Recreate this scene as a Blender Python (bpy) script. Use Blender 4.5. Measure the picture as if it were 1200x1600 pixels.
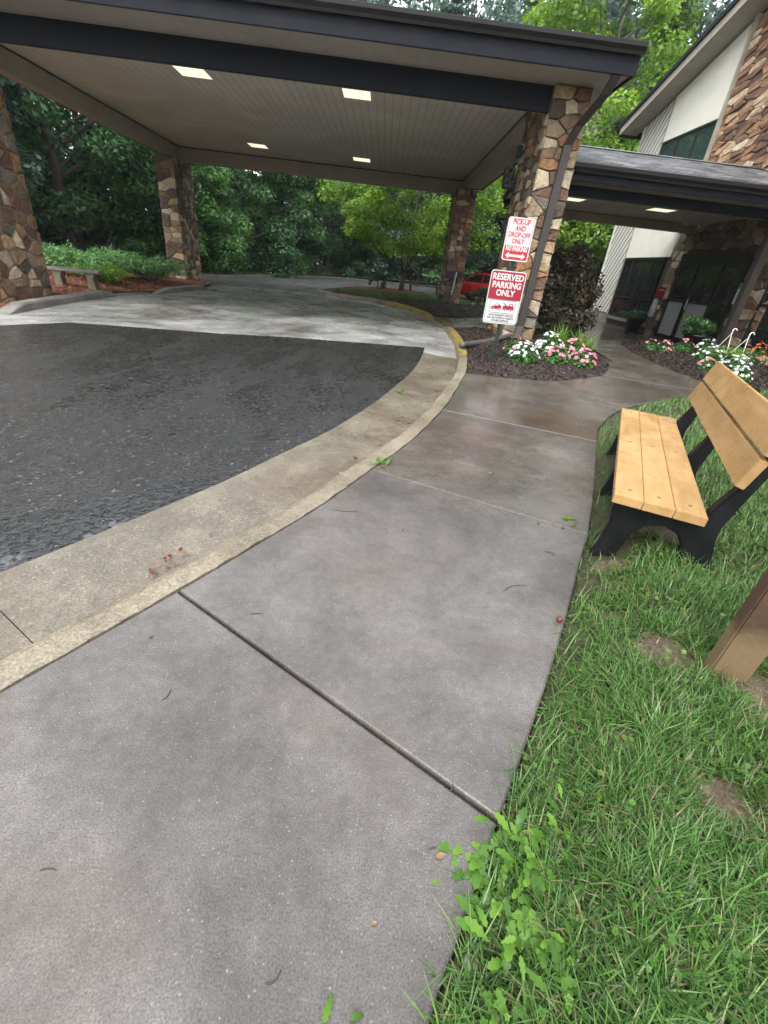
import bpy, bmesh, math, random
import numpy as np
from mathutils import Vector, Matrix, geometry
R = math.radians
random.seed(7); RNG = np.random.default_rng(11)
SC = bpy.context.scene; COL = SC.collection
for o in list(bpy.data.objects): bpy.data.objects.remove(o)

# ------------------------------------------------------------------ camera, sky, sun, exposure
cd = bpy.data.cameras.new('camera'); cam = bpy.data.objects.new('camera', cd); COL.objects.link(cam)
cd.sensor_fit = 'VERTICAL'; cd.sensor_height = 24; cd.lens = 24*682/1600; cd.clip_start = .02; cd.clip_end = 900
Rc = ((.99379, .11125, 0), (.05482, -.48966, .87019), (.09681, -.86479, -.49272))
m = Matrix(((Rc[0][0], -Rc[0][1], -Rc[0][2], 0), (Rc[1][0], -Rc[1][1], -Rc[1][2], 0), (Rc[2][0], -Rc[2][1], -Rc[2][2], 1.29), (0, 0, 0, 1)))
cam.matrix_world = m; SC.camera = cam
SUN_EL, SUN_AZ = 55, 200          # soft overcast light from behind the viewer
W = bpy.data.worlds.new('World'); SC.world = W; W.use_nodes = True
nt = W.node_tree; nt.nodes.clear()
sky = nt.nodes.new('ShaderNodeTexSky'); sky.sky_type = 'NISHITA'; sky.sun_disc = False
sky.sun_elevation = R(SUN_EL); sky.sun_rotation = R(SUN_AZ); sky.air_density = 1.0; sky.dust_density = 4; sky.ozone_density = 1
hs = nt.nodes.new('ShaderNodeHueSaturation'); hs.inputs['Saturation'].default_value = .12
mx = nt.nodes.new('ShaderNodeMixRGB'); mx.inputs[0].default_value = .55; mx.inputs[2].default_value = (8.5, 8.9, 9.4, 1)
bg = nt.nodes.new('ShaderNodeBackground'); bg.inputs[1].default_value = .15
wo = nt.nodes.new('ShaderNodeOutputWorld')
nt.links.new(sky.outputs[0], hs.inputs['Color']); nt.links.new(hs.outputs[0], mx.inputs[1]); nt.links.new(mx.outputs[0], bg.inputs[0]); nt.links.new(bg.outputs[0], wo.inputs[0])
sd = bpy.data.lights.new('sun', 'SUN'); sd.energy = 1.4; sd.angle = R(25); sd.color = (1, .97, .93)
so = bpy.data.objects.new('sun', sd); COL.objects.link(so)
az = R(SUN_AZ); dirv = Vector((math.sin(az)*math.cos(R(SUN_EL)), math.cos(az)*math.cos(R(SUN_EL)), math.sin(R(SUN_EL))))
so.rotation_euler = dirv.to_track_quat('Z', 'Y').to_euler(); so.location = dirv*60
SC.view_settings.view_transform = 'Standard'; SC.view_settings.look = 'None'; SC.view_settings.gamma = 1
SC.view_settings.exposure = 1.32
SC.cycles.max_bounces = 5; SC.cycles.diffuse_bounces = 3; SC.cycles.glossy_bounces = 3; SC.cycles.transmission_bounces = 2; SC.cycles.caustics_reflective = False; SC.cycles.caustics_refractive = False

# ------------------------------------------------------------------ helpers
def tag(o, label=None, cat=None, group=None, kind=None):
    if label: o['label'] = label
    if cat: o['category'] = cat
    if group: o['group'] = group
    if kind: o['kind'] = kind
    return o
def empty(name, loc=(0, 0, 0), rz=0, label=None, cat=None, group=None, kind=None):
    o = bpy.data.objects.new(name, None); COL.objects.link(o); o.location = loc; o.rotation_euler = (0, 0, rz)
    o.empty_display_size = .1
    return tag(o, label, cat, group, kind)
def link(name, me, mat=None, parent=None, label=None, cat=None, group=None, kind=None, loc=None, rz=0):
    o = bpy.data.objects.new(name, me); COL.objects.link(o)
    if mat is not None and not me.materials: me.materials.append(mat)
    if parent: o.parent = parent
    if loc is not None: o.location = loc
    if rz: o.rotation_euler = (0, 0, rz)
    return tag(o, label, cat, group, kind)
class MB:
    """collects shapes into one mesh"""
    def __init__(s): s.v = []; s.f = []
    def add(s, v, f):
        n = len(s.v); s.v += [tuple(p) for p in v]; s.f += [tuple(i+n for i in q) for q in f]; return s
    def box(s, x0, x1, y0, y1, z0, z1):
        return s.add([(x0,y0,z0),(x1,y0,z0),(x1,y1,z0),(x0,y1,z0),(x0,y0,z1),(x1,y0,z1),(x1,y1,z1),(x0,y1,z1)],
                     [(0,3,2,1),(4,5,6,7),(0,1,5,4),(1,2,6,5),(2,3,7,6),(3,0,4,7)])
    def prism(s, poly, d):
        """poly: list of 3-D points of a planar outline; d: extrusion vector"""
        n = len(poly); d = Vector(d); a = [Vector(p) for p in poly]; b = [p+d for p in a]
        return s.add(a+b, [tuple(range(n))[::-1], tuple(range(n, 2*n))]+[(i, (i+1) % n, n+(i+1) % n, n+i) for i in range(n)])
    def tube(s, pts, rad, k=8, cap=True):
        pts = [Vector(p) for p in pts]; n = len(pts)
        if not hasattr(rad, '__len__'): rad = [rad]*n
        vs = []; up = None
        for i, p in enumerate(pts):
            t = (pts[min(i+1, n-1)]-pts[max(i-1, 0)]).normalized()
            a = t.orthogonal().normalized() if up is None else (up-t*up.dot(t)).normalized()
            up = a; b = t.cross(a)
            vs += [p+(a*math.cos(2*math.pi*j/k)+b*math.sin(2*math.pi*j/k))*rad[i] for j in range(k)]
        fs = [(i*k+j, i*k+(j+1) % k, (i+1)*k+(j+1) % k, (i+1)*k+j) for i in range(n-1) for j in range(k)]
        if cap: fs += [tuple(range(k))[::-1], tuple(range((n-1)*k, n*k))]
        return s.add(vs, fs)
    def lathe(s, prof, c=(0, 0, 0), k=16):
        vs = [(c[0]+r*math.cos(2*math.pi*j/k), c[1]+r*math.sin(2*math.pi*j/k), c[2]+z) for r, z in prof for j in range(k)]
        n = len(prof)
        return s.add(vs, [(i*k+j, i*k+(j+1) % k, (i+1)*k+(j+1) % k, (i+1)*k+j) for i in range(n-1) for j in range(k)]+[tuple(range(k))[::-1], tuple(range((n-1)*k, n*k))])
    def mesh(s, name='m', smooth=False, bevel=0, seg=2):
        me = bpy.data.meshes.new(name); me.from_pydata(s.v, [], s.f); me.update()
        if bevel:
            bm = bmesh.new(); bm.from_mesh(me)
            bmesh.ops.bevel(bm, geom=[e for e in bm.edges if len(e.link_faces) == 2 and e.calc_face_angle(0) > .5], offset=bevel, segments=seg, affect='EDGES', clamp_overlap=True)
            bm.to_mesh(me); bm.free()
        if smooth:
            me.polygons.foreach_set('use_smooth', [True]*len(me.polygons))
        return me
    def build(s, name, mat, parent=None, smooth=False, bevel=0, **k): return link(name, s.mesh(name, smooth, bevel), mat, parent, **k)
def np_mesh(name, V, F, col=None):
    """V (n,3), F list of (m,k) index arrays, col (n,) 0..1 stored as attribute 'tone'"""
    me = bpy.data.meshes.new(name); V = np.asarray(V, np.float32); me.vertices.add(len(V)); me.vertices.foreach_set('co', V.ravel())
    F = F if isinstance(F, list) else [F]
    idx = np.concatenate([f.ravel() for f in F]).astype(np.int32); tot = np.concatenate([np.full(len(f), f.shape[1]) for f in F]).astype(np.int32)
    st = np.concatenate([[0], np.cumsum(tot)[:-1]]).astype(np.int32)
    me.loops.add(len(idx)); me.loops.foreach_set('vertex_index', idx); me.polygons.add(len(tot)); me.polygons.foreach_set('loop_start', st)
    me.update(calc_edges=True)
    if col is not None:
        a = me.attributes.new('tone', 'FLOAT', 'POINT'); a.data.foreach_set('value', np.asarray(col, np.float32))
    return me
def spline(pts, n=8):
    """Catmull-Rom through 2-D points"""
    P = [np.array(p, float) for p in pts]; P = [2*P[0]-P[1]]+P+[2*P[-1]-P[-2]]; out = []
    for i in range(1, len(P)-2):
        for k in range(n):
            t = k/n; a, b, c, d = P[i-1:i+3]
            out.append(.5*((2*b)+(-a+c)*t+(2*a-5*b+4*c-d)*t*t+(-a+3*b-3*c+d)*t**3))
    out.append(P[-2]); return np.array(out)
def normals2(P):
    T = np.gradient(P, axis=0); T /= np.linalg.norm(T, axis=1)[:, None]+1e-9; return np.stack([-T[:, 1], T[:, 0]], 1)   # left of travel
def inside(poly, X, Y):
    poly = np.asarray(poly, float); r = np.zeros(len(X), bool); x1, y1 = poly[-1]
    for x2, y2 in poly:
        c = ((y2 > Y) != (y1 > Y)) & (X < (x1-x2)*(Y-y2)/(y1-y2+1e-12)+x2); r ^= c; x1, y1 = x2, y2
    return r
def sheet(name, poly, mat, zf, res=None, parent=None, seed=0, **k):
    """a triangulated ground sheet inside an outline; zf(x, y) gives its height"""
    poly = np.asarray(poly, float); pts = [Vector(p) for p in poly]
    n = len(pts); edges = [(i, (i+1) % n) for i in range(n)]
    if res:
        r = np.random.default_rng(seed); lo, hi = poly.min(0), poly.max(0)
        gx, gy = np.meshgrid(np.arange(lo[0], hi[0], res), np.arange(lo[1], hi[1], res)); gx = gx.ravel()+r.uniform(-.3, .3, gx.size)*res; gy = gy.ravel()+r.uniform(-.3, .3, gy.size)*res
        q = inside(poly, gx, gy); pts += [Vector((a, b)) for a, b in zip(gx[q], gy[q])]
    vo, eo, fo, *_ = geometry.delaunay_2d_cdt(pts, edges, [], 1, 1e-6)
    xy = np.array([tuple(p) for p in vo]); z = zf(xy[:, 0], xy[:, 1])
    me = bpy.data.meshes.new(name); me.from_pydata([(a, b, c) for (a, b), c in zip(xy, np.broadcast_to(z, len(xy)))], [], [tuple(f) for f in fo])
    bm = bmesh.new(); bm.from_mesh(me); bmesh.ops.recalc_face_normals(bm, faces=bm.faces)
    if sum(f.normal.z for f in bm.faces) < 0: bmesh.ops.reverse_faces(bm, faces=bm.faces)
    bm.to_mesh(me); bm.free(); me.polygons.foreach_set('use_smooth', [True]*len(me.polygons))
    return link(name, me, mat, parent, **k)

# ------------------------------------------------------------------ materials
MATS = {}
def nodes(name):
    mt = bpy.data.materials.new(name); mt.use_nodes = True; t = mt.node_tree; b = t.nodes['Principled BSDF']
    MATS[name] = mt
    return mt, t, b
def N(t, typ, **k):
    n = t.nodes.new('ShaderNode'+typ)
    for a, v in k.items():
        if a.startswith('i_'): n.inputs[a[2:].replace('_', ' ')].default_value = v
        else: setattr(n, a, v)
    return n
def ramp(t, src, stops):
    r = t.nodes.new('ShaderNodeValToRGB'); e = r.color_ramp.elements
    while len(e) < len(stops): e.new(.5)
    for x, (p, c) in zip(e, stops): x.position = p; x.color = (*c, 1) if len(c) == 3 else c
    t.links.new(src, r.inputs[0]); return r
def g(v): return (v, v, v)
def noise(t, scale, detail=4, rough=.55, co=None, dist=0):
    n = N(t, 'TexNoise'); n.inputs['Scale'].default_value = scale; n.inputs['Detail'].default_value = detail; n.inputs['Roughness'].default_value = rough; n.inputs['Distortion'].default_value = dist
    if co is not None: t.links.new(co, n.inputs['Vector'])
    return n
def mixc(t, fac, a, b, mode='MIX'):
    m_ = N(t, 'MixRGB', blend_type=mode)
    for i, x in ((0, fac), (1, a), (2, b)):
        if hasattr(x, 'links'): t.links.new(x, m_.inputs[i])
        elif i == 0: m_.inputs[0].default_value = x
        else: m_.inputs[i].default_value = (*x, 1)
    return m_.outputs[0]
def bump(t, b, h, strength=.3, dist=.01, prev=None):
    n = N(t, 'Bump'); n.inputs['Strength'].default_value = strength; n.inputs['Distance'].default_value = dist; t.links.new(h, n.inputs['Height'])
    if prev is not None: t.links.new(prev, n.inputs['Normal'])
    t.links.new(n.outputs[0], b.inputs['Normal']); return n.outputs[0]
def coord(t, which='Object'): return N(t, 'TexCoord').outputs[which]
def plain(name, c, rough=.5, var=.15, scale=6, bmp=.1, bscale=60, metal=0, coat=0, spec=.5):
    mt, t, b = nodes(name); co = coord(t)
    n = noise(t, scale, 5, .6, co); r = ramp(t, n.outputs[0], [(.3, tuple(x*(1-var) for x in c)), (.7, tuple(min(1, x*(1+var)) for x in c))])
    t.links.new(r.outputs[0], b.inputs['Base Color']); b.inputs['Metallic'].default_value = metal; b.inputs['Coat Weight'].default_value = coat; b.inputs['Specular IOR Level'].default_value = spec
    rr = ramp(t, n.outputs[0], [(.3, g(max(0, rough-.1))), (.7, g(min(1, rough+.1)))]); t.links.new(rr.outputs[0], b.inputs['Roughness'])
    if bmp: bump(t, b, noise(t, bscale, 4, .6, co).outputs[0], bmp, .01)
    return mt
def rgb2l(h): return tuple(((c/255+.055)/1.055)**2.4 if c/255 > .04045 else c/255/12.92 for c in h)

def concrete(name, dark, light, stain=None, stain_amt=.5, speck=.5, wet=(.28, .6), agg=140, bstr=.35, ssc=.7):
    mt, t, b = nodes(name); co = N(t, 'NewGeometry').outputs['Position']
    big = noise(t, .9, 6, .62, co, .4); mid = noise(t, 7, 5, .65, co); fine = noise(t, agg, 3, .7, co)
    c0 = ramp(t, big.outputs[0], [(.32, dark), (.68, light)]).outputs[0]
    c1 = mixc(t, .5, c0, ramp(t, mid.outputs[0], [(.3, g(.35)), (.7, g(.65))]).outputs[0], 'OVERLAY')
    mo = noise(t, 30, 5, .7, co); c1 = mixc(t, .45, c1, ramp(t, mo.outputs[0], [(.3, g(.3)), (.7, g(.7))]).outputs[0], 'OVERLAY')
    bl = noise(t, 2.2, 7, .7, co, .7); c1 = mixc(t, .55, c1, ramp(t, bl.outputs[0], [(.34, g(.3)), (.5, g(.5)), (.68, g(.7))]).outputs[0], 'OVERLAY')
    c2 = mixc(t, speck, c1, ramp(t, fine.outputs[0], [(.28, g(.18)), (.5, g(.5)), (.74, g(.85))]).outputs[0], 'OVERLAY')
    vo = N(t, 'TexVoronoi'); vo.inputs['Scale'].default_value = agg*.6; t.links.new(co, vo.inputs['Vector'])   # pale aggregate grains
    grain = ramp(t, vo.outputs['Color'], [(.78, g(0)), (.9, g(1))]).outputs[0]
    near = ramp(t, vo.outputs['Distance'], [(.22, g(1)), (.4, g(0))]).outputs[0]
    gm = N(t, 'Math', operation='MULTIPLY'); t.links.new(grain, gm.inputs[0]); t.links.new(near, gm.inputs[1])
    gm2 = N(t, 'Math', operation='MULTIPLY'); t.links.new(gm.outputs[0], gm2.inputs[0]); gm2.inputs[1].default_value = .6*speck
    c3 = mixc(t, gm2.outputs[0], c2, tuple(min(1, x*2.0) for x in light))
    if stain:
        sn = noise(t, ssc, 5, .6, co, .8); sf = ramp(t, sn.outputs[0], [(.48, g(0)), (.66, g(stain_amt))]).outputs[0]; c3 = mixc(t, sf, c3, stain)
    t.links.new(c3, b.inputs['Base Color'])
    wn = noise(t, 1.3, 5, .6, co, .5); rr = ramp(t, wn.outputs[0], [(.36, g(wet[0])), (.66, g(wet[1]))]).outputs[0]; t.links.new(rr, b.inputs['Roughness'])
    ad = N(t, 'Math', operation='MULTIPLY_ADD'); t.links.new(fine.outputs[0], ad.inputs[0]); ad.inputs[1].default_value = .7; t.links.new(mid.outputs[0], ad.inputs[2])
    bump(t, b, ad.outputs[0], bstr, .004)
    return mt
concrete('walk', (.053, .047, .044), (.126, .114, .106), (.062, .047, .034), .55, .9, (.08, .40), 210, .25)
concrete('walk_far', (.06, .052, .045), (.115, .103, .092), (.06, .038, .021), .75, .6, (.08, .32), 120, .25)
concrete('gutter', (.095, .079, .057), (.19, .166, .13), (.075, .05, .028), .5, .85, (.16, .42), 100, .5)
concrete('kerb', (.13, .107, .072), (.22, .19, .14), (.08, .062, .042), .45, .85, (.3, .6), 110, .6)
concrete('apron', (.17, .17, .167), (.36, .355, .345), (.045, .033, .024), .75, .35, (.16, .5), 90, .18, .3)
concrete('old_concrete', (.12, .113, .10), (.22, .21, .19), None, 0, .5, (.35, .65), 100, .4)
def kerb_yellow():
    mt, t, b = nodes('kerb_yellow'); co = N(t, 'NewGeometry').outputs['Position']
    n = noise(t, 9, 6, .7, co); f = ramp(t, n.outputs[0], [(.46, g(0)), (.54, g(1))]).outputs[0]
    a = noise(t, 110, 3, .7, co); base = ramp(t, a.outputs[0], [(.3, (.08, .066, .045)), (.7, (.18, .155, .115))]).outputs[0]
    t.links.new(mixc(t, f, base, (.34, .23, .03)), b.inputs['Base Color']); b.inputs['Roughness'].default_value = .45
    bump(t, b, a.outputs[0], .5, .004)
kerb_yellow()
def asphalt(name, c0, c1, wet0, wet1):
    mt, t, b = nodes(name); co = N(t, 'NewGeometry').outputs['Position']
    vo = N(t, 'TexVoronoi'); vo.inputs['Scale'].default_value = 70; t.links.new(co, vo.inputs['Vector'])
    st = N(t, 'Mapping'); st.inputs['Rotation'].default_value = (0, 0, R(-20)); st.inputs['Scale'].default_value = (1.6, .6, 1); t.links.new(co, st.inputs[0])     # tyre tracks run along the drive
    fine = noise(t, 75, 4, .75, co); mot = noise(t, 20, 5, .7, co); big = noise(t, .8, 6, .62, st.outputs[0], .6); mid = noise(t, 3.2, 6, .7, st.outputs[0], .5)
    c = mixc(t, .8, ramp(t, big.outputs[0], [(.3, c0), (.7, c1)]).outputs[0], ramp(t, vo.outputs['Color'], [(.1, g(.15)), (.9, g(.85))]).outputs[0], 'OVERLAY')
    c = mixc(t, .9, c, ramp(t, mot.outputs[0], [(.32, g(.1)), (.5, g(.5)), (.7, g(.9))]).outputs[0], 'OVERLAY')
    wh = ramp(t, vo.outputs['Color'], [(.88, g(0)), (.93, g(.55))]).outputs[0]
    t.links.new(mixc(t, wh, c, g(.26)), b.inputs['Base Color'])
    s_ = N(t, 'Math', operation='MULTIPLY_ADD'); t.links.new(big.outputs[0], s_.inputs[0]); s_.inputs[1].default_value = .9; t.links.new(mid.outputs[0], s_.inputs[2])
    puddle = ramp(t, s_.outputs[0], [(.84, g(1)), (1.02, g(0))])         # water lies in the low patches
    mo2 = ramp(t, mot.outputs[0], [(.42, g(1)), (.56, g(0))])
    wet = N(t, 'Math', operation='MULTIPLY'); t.links.new(puddle.outputs[0], wet.inputs[0]); t.links.new(mo2.outputs[0], wet.inputs[1])
    rr = ramp(t, wet.outputs[0], [(0, g(wet1)), (1, g(wet0))]).outputs[0]; t.links.new(rr, b.inputs['Roughness'])
    h = N(t, 'Math', operation='MULTIPLY_ADD'); t.links.new(fine.outputs[0], h.inputs[0]); h.inputs[1].default_value = .6; t.links.new(vo.outputs['Distance'], h.inputs[2])
    bp = N(t, 'Bump'); bp.inputs['Distance'].default_value = .008; t.links.new(h.outputs[0], bp.inputs['Height'])
    q = ramp(t, wet.outputs[0], [(0, g(.85)), (1, g(.25))]).outputs[0]; t.links.new(q, bp.inputs['Strength']); t.links.new(bp.outputs[0], b.inputs['Normal'])
    b.inputs['Specular IOR Level'].default_value = .6; t.links.new(ramp(t, wet.outputs[0], [(0, g(.0)), (1, g(1))]).outputs[0], b.inputs['Coat Weight']); b.inputs['Coat IOR'].default_value = 1.6; b.inputs['Coat Roughness'].default_value = .08; t.links.new(bp.outputs[0], b.inputs['Coat Normal'])
asphalt('asphalt', g(.014), g(.03), .08, .3)
asphalt('road_far', g(.04), g(.07), .2, .4)
def mulch(name, a, b_, c):
    mt, t, b = nodes(name); co = N(t, 'NewGeometry').outputs['Position']
    n1 = noise(t, 28, 6, .75, co, 1.2); n2 = noise(t, 90, 3, .7, co)
    t.links.new(mixc(t, .6, ramp(t, n1.outputs[0], [(.3, a), (.5, b_), (.75, c)]).outputs[0], ramp(t, n2.outputs[0], [(.3, g(.2)), (.7, g(.75))]).outputs[0], 'OVERLAY'), b.inputs['Base Color'])
    b.inputs['Roughness'].default_value = .62; bump(t, b, n1.outputs[0], 1, .04)
mulch('mulch', (.014, .009, .008), (.038, .024, .02), (.10, .068, .056))
mulch('pine_straw', (.08, .03, .015), (.2, .075, .04), (.34, .16, .10))
mulch('forest_floor', (.03, .02, .012), (.07, .05, .028), (.10, .10, .045))
mulch('turf_soil', (.03, .032, .012), (.06, .06, .024), (.16, .125, .07))
mulch('bare_soil', (.07, .05, .03), (.15, .108, .068), (.27, .21, .14))
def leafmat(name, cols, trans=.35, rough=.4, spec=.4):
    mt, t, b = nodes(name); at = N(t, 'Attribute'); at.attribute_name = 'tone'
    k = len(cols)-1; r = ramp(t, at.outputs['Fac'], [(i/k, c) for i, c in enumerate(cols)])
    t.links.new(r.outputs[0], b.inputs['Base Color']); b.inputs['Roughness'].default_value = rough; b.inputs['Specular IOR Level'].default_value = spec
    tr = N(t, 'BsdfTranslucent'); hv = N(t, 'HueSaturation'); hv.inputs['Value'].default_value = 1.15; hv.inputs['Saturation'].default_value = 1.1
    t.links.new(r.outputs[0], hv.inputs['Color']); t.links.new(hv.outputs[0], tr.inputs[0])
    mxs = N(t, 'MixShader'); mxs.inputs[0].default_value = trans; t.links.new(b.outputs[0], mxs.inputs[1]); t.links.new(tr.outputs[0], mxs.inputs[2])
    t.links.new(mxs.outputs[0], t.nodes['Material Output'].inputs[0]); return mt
leafmat('grass', [(.27, .22, .12), (.026, .075, .014), (.06, .145, .027), (.105, .212, .044), (.20, .30, .105)], .22)
leafmat('leaf_dark', [(0.0248, 0.0621, 0.0279), (0.0466, 0.116, 0.0435), (0.0776, 0.171, 0.0559), (0.116, 0.217, 0.0698)], .35)
leafmat('leaf_mid', [(0.0403, 0.0966, 0.0354), (0.0725, 0.177, 0.0483), (0.121, 0.258, 0.0676), (0.177, 0.322, 0.0966)], .4)
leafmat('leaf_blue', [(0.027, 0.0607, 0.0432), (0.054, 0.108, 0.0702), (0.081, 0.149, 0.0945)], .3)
leafmat('leaf_bright', [(0.0517, 0.103, 0.0161), (0.115, 0.218, 0.0253), (0.196, 0.333, 0.0368), (0.299, 0.437, 0.0633)], .45)
leafmat('leaf_lime', [(0.0375, 0.0875, 0.0175), (0.112, 0.225, 0.03), (0.188, 0.338, 0.05), (0.275, 0.425, 0.0875)], .45)
leafmat('leaf_purple', [(0.025, 0.0225, 0.0175), (0.0525, 0.0425, 0.03), (0.0875, 0.075, 0.045), (0.138, 0.0875, 0.0625)], .2)
leafmat('leaf_juniper', [(0.0432, 0.13, 0.0432), (0.101, 0.245, 0.0864), (0.187, 0.374, 0.13), (0.288, 0.49, 0.158)], .25)
leafmat('leaf_glossy', [(.02, .07, .014), (.045, .14, .025), (.08, .2, .04)], .3, .3)
leafmat('weed', [(.04, .11, .012), (.08, .19, .02), (.14, .27, .03)], .35)
leafmat('petal_white', [(.62, .64, .62), (.8, .8, .78)], .3)
leafmat('petal_pink', [(.55, .09, .17), (.75, .28, .38), (.85, .62, .66)], .3)
leafmat('petal_orange', [(.5, .08, .03), (.7, .2, .1)], .3)
leafmat('mulch_chip', [(.012, .008, .007), (.035, .023, .019), (.10, .07, .058)], 0, .55)
leafmat('straw', [(.10, .035, .02), (.24, .09, .05), (.36, .19, .12)], 0, .6)
leafmat('litter', [(.09, .02, .016), (.13, .05, .03), (.22, .14, .06), (.05, .026, .018)], .1)
def stone_mat(name, cols, wet=.42):
    mt, t, b = nodes(name); oi = N(t, 'ObjectInfo'); co = N(t, 'NewGeometry').outputs['Position']
    k = len(cols)-1; base = ramp(t, oi.outputs['Random'], [(i/k, c) for i, c in enumerate(cols)]); base.color_ramp.interpolation = 'CONSTANT'
    n1 = noise(t, 9, 6, .7, co, .6); n2 = noise(t, 45, 5, .7, co)
    c = mixc(t, .75, base.outputs[0], ramp(t, n1.outputs[0], [(.28, g(.15)), (.5, g(.5)), (.74, g(.85))]).outputs[0], 'OVERLAY')
    c = mixc(t, .5, c, ramp(t, n2.outputs[0], [(.3, g(.3)), (.7, g(.7))]).outputs[0], 'OVERLAY')
    t.links.new(c, b.inputs['Base Color']); b.inputs['Roughness'].default_value = wet
    ad = N(t, 'Math', operation='MULTIPLY_ADD'); t.links.new(n2.outputs[0], ad.inputs[0]); ad.inputs[1].default_value = .4; t.links.new(n1.outputs[0], ad.inputs[2]); bump(t, b, ad.outputs[0], 1, .05)
stone_mat('stone', [rgb2l(c) for c in ((108, 90, 72), (176, 160, 136), (116, 86, 64), (150, 130, 106), (84, 72, 62), (150, 112, 76), (120, 110, 98), (194, 178, 150), (104, 78, 64), (140, 116, 90), (92, 82, 74), (174, 146, 110), (128, 102, 80), (162, 150, 132))])
stone_mat('stone_tan', [rgb2l(c) for c in ((146, 110, 82), (186, 154, 120), (120, 86, 64), (160, 122, 90), (206, 180, 148), (106, 76, 60), (156, 118, 88), (98, 74, 60), (180, 144, 110), (216, 196, 168), (136, 100, 74), (120, 92, 74), (170, 132, 100))], .45)
plain('mortar', (.15, .12, .095), .8, .3, 14, .6, 80)
plain('mortar_pale', (.22, .18, .14), .8, .3, 14, .6, 80)
plain('mortar_dark', (.07, .05, .038), .8, .3, 14, .6, 80)
plain('trim_dark', (.005, .0065, .011), .6, .25, 3, .05, 40, spec=.2)
plain('gutter_metal', (.009, .0085, .009), .45, .15, 3, .04, 30, spec=.35)
plain('downspout', (.032, .025, .022), .5, .15, 3, .05, 30)
plain('beam_tan', (.38, .34, .28), .6, .12, 2, .12, 50)
def ceiling_mat(name, c, pitch=.1):
    mt, t, b = nodes(name); co = coord(t); sp = N(t, 'SeparateXYZ'); t.links.new(co, sp.inputs[0])
    n = noise(t, .5, 6, .6, co, .5); n2 = noise(t, 5, 5, .6, co)
    col = mixc(t, .25, ramp(t, n.outputs[0], [(.3, tuple(x*.82 for x in c)), (.7, tuple(x*1.1 for x in c))]).outputs[0], ramp(t, n2.outputs[0], [(.3, g(.35)), (.7, g(.65))]).outputs[0], 'OVERLAY')
    md = N(t, 'Math', operation='PINGPONG'); md.inputs[1].default_value = pitch; t.links.new(sp.outputs[0], md.inputs[0])
    gr = ramp(t, md.outputs[0], [(0, g(0)), (.012/pitch*.1, g(1))]).outputs[0]
    t.links.new(mixc(t, gr, tuple(x*.45 for x in c), col), b.inputs['Base Color'])
    b.inputs['Roughness'].default_value = .6; bump(t, b, gr, .6, .006)
ceiling_mat('ceiling', (.68, .64, .56)); ceiling_mat('soffit', (.40, .37, .32), .3)
plain('stucco', (.72, .69, .59), .8, .06, 2, .25, 120)
plain('siding', (.60, .59, .53), .6, .06, 2, .06, 60)
plain('rake_board', (.34, .30, .24), .6, .15, 3, .1, 40)
plain('bronze', (.02, .018, .016), .4, .2, 4, .03, 40, .3)
def glassy(name, c, rough=.04):
    mt, t, b = nodes(name); b.inputs['Base Color'].default_value = (*c, 1); b.inputs['Roughness'].default_value = rough; b.inputs['Specular IOR Level'].default_value = .8; b.inputs['Coat Weight'].default_value = .3
glassy('glass_dark', (.012, .014, .013)); glassy('glass_pale', (.30, .31, .30), .2); glassy('glass_teal', (.03, .05, .045))
def emit(name, c, s):
    mt, t, b = nodes(name); b.inputs['Base Color'].default_value = (*c, 1); b.inputs['Emission Color'].default_value = (*c, 1); b.inputs['Emission Strength'].default_value = s
emit('lamp', (1, .91, .68), .44)
plain('white_frame', (.7, .68, .62), .5, .05, 3, .03)
def plank():
    mt, t, b = nodes('plank'); co = coord(t); mp = N(t, 'Mapping'); mp.inputs['Scale'].default_value = (3, .5, 3); t.links.new(co, mp.inputs[0])
    oi = N(t, 'ObjectInfo')
    n = noise(t, 5, 4, .55, mp.outputs[0], .1); n2 = noise(t, 220, 2, .6, co); n3 = noise(t, 5, 5, .6, co, .5)
    c = ramp(t, n.outputs[0], [(.3, (.33, .195, .074)), (.7, (.44, .272, .118))]).outputs[0]
    c = mixc(t, .35, c, ramp(t, n2.outputs[0], [(.3, g(.3)), (.6, g(.6))]).outputs[0], 'OVERLAY')
    rr = ramp(t, oi.outputs['Random'], [(0, g(.45)), (1, g(.56))]).outputs[0]; c = mixc(t, .6, c, rr, 'OVERLAY')
    t.links.new(c, b.inputs['Base Color'])
    t.links.new(ramp(t, n3.outputs[0], [(.36, g(.16)), (.64, g(.46))]).outputs[0], b.inputs['Roughness'])
    bump(t, b, n2.outputs[0], .3, .002)
plank()
plain('black_plastic', (.006, .0065, .007), .5, .3, 8, .2, 120, spec=.25)
plain('bolt', (.25, .24, .22), .35, .1, 8, 0, metal=.9)
def postmat():
    mt, t, b = nodes('post_paint'); co = coord(t); sp = N(t, 'SeparateXYZ'); t.links.new(co, sp.inputs[0])
    n = noise(t, 5, 6, .7, co); n2 = noise(t, 60, 4, .7, co)
    c = ramp(t, n.outputs[0], [(.3, (.050, .027, .017)), (.7, (.09, .05, .031))]).outputs[0]
    ad = N(t, 'Math', operation='MULTIPLY_ADD'); t.links.new(n.outputs[0], ad.inputs[0]); ad.inputs[1].default_value = -.35; t.links.new(sp.outputs[2], ad.inputs[2])
    f = ramp(t, ad.outputs[0], [(.0, g(.8)), (.14, g(0))]).outputs[0]                       # splashed earth at the foot
    c = mixc(t, f, c, (.17, .12, .065))
    t.links.new(mixc(t, .3, c, ramp(t, n2.outputs[0], [(.3, g(.3)), (.7, g(.7))]).outputs[0], 'OVERLAY'), b.inputs['Base Color']); b.inputs['Roughness'].default_value = .5; bump(t, b, n2.outputs[0], .25, .004)
postmat()
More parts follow.
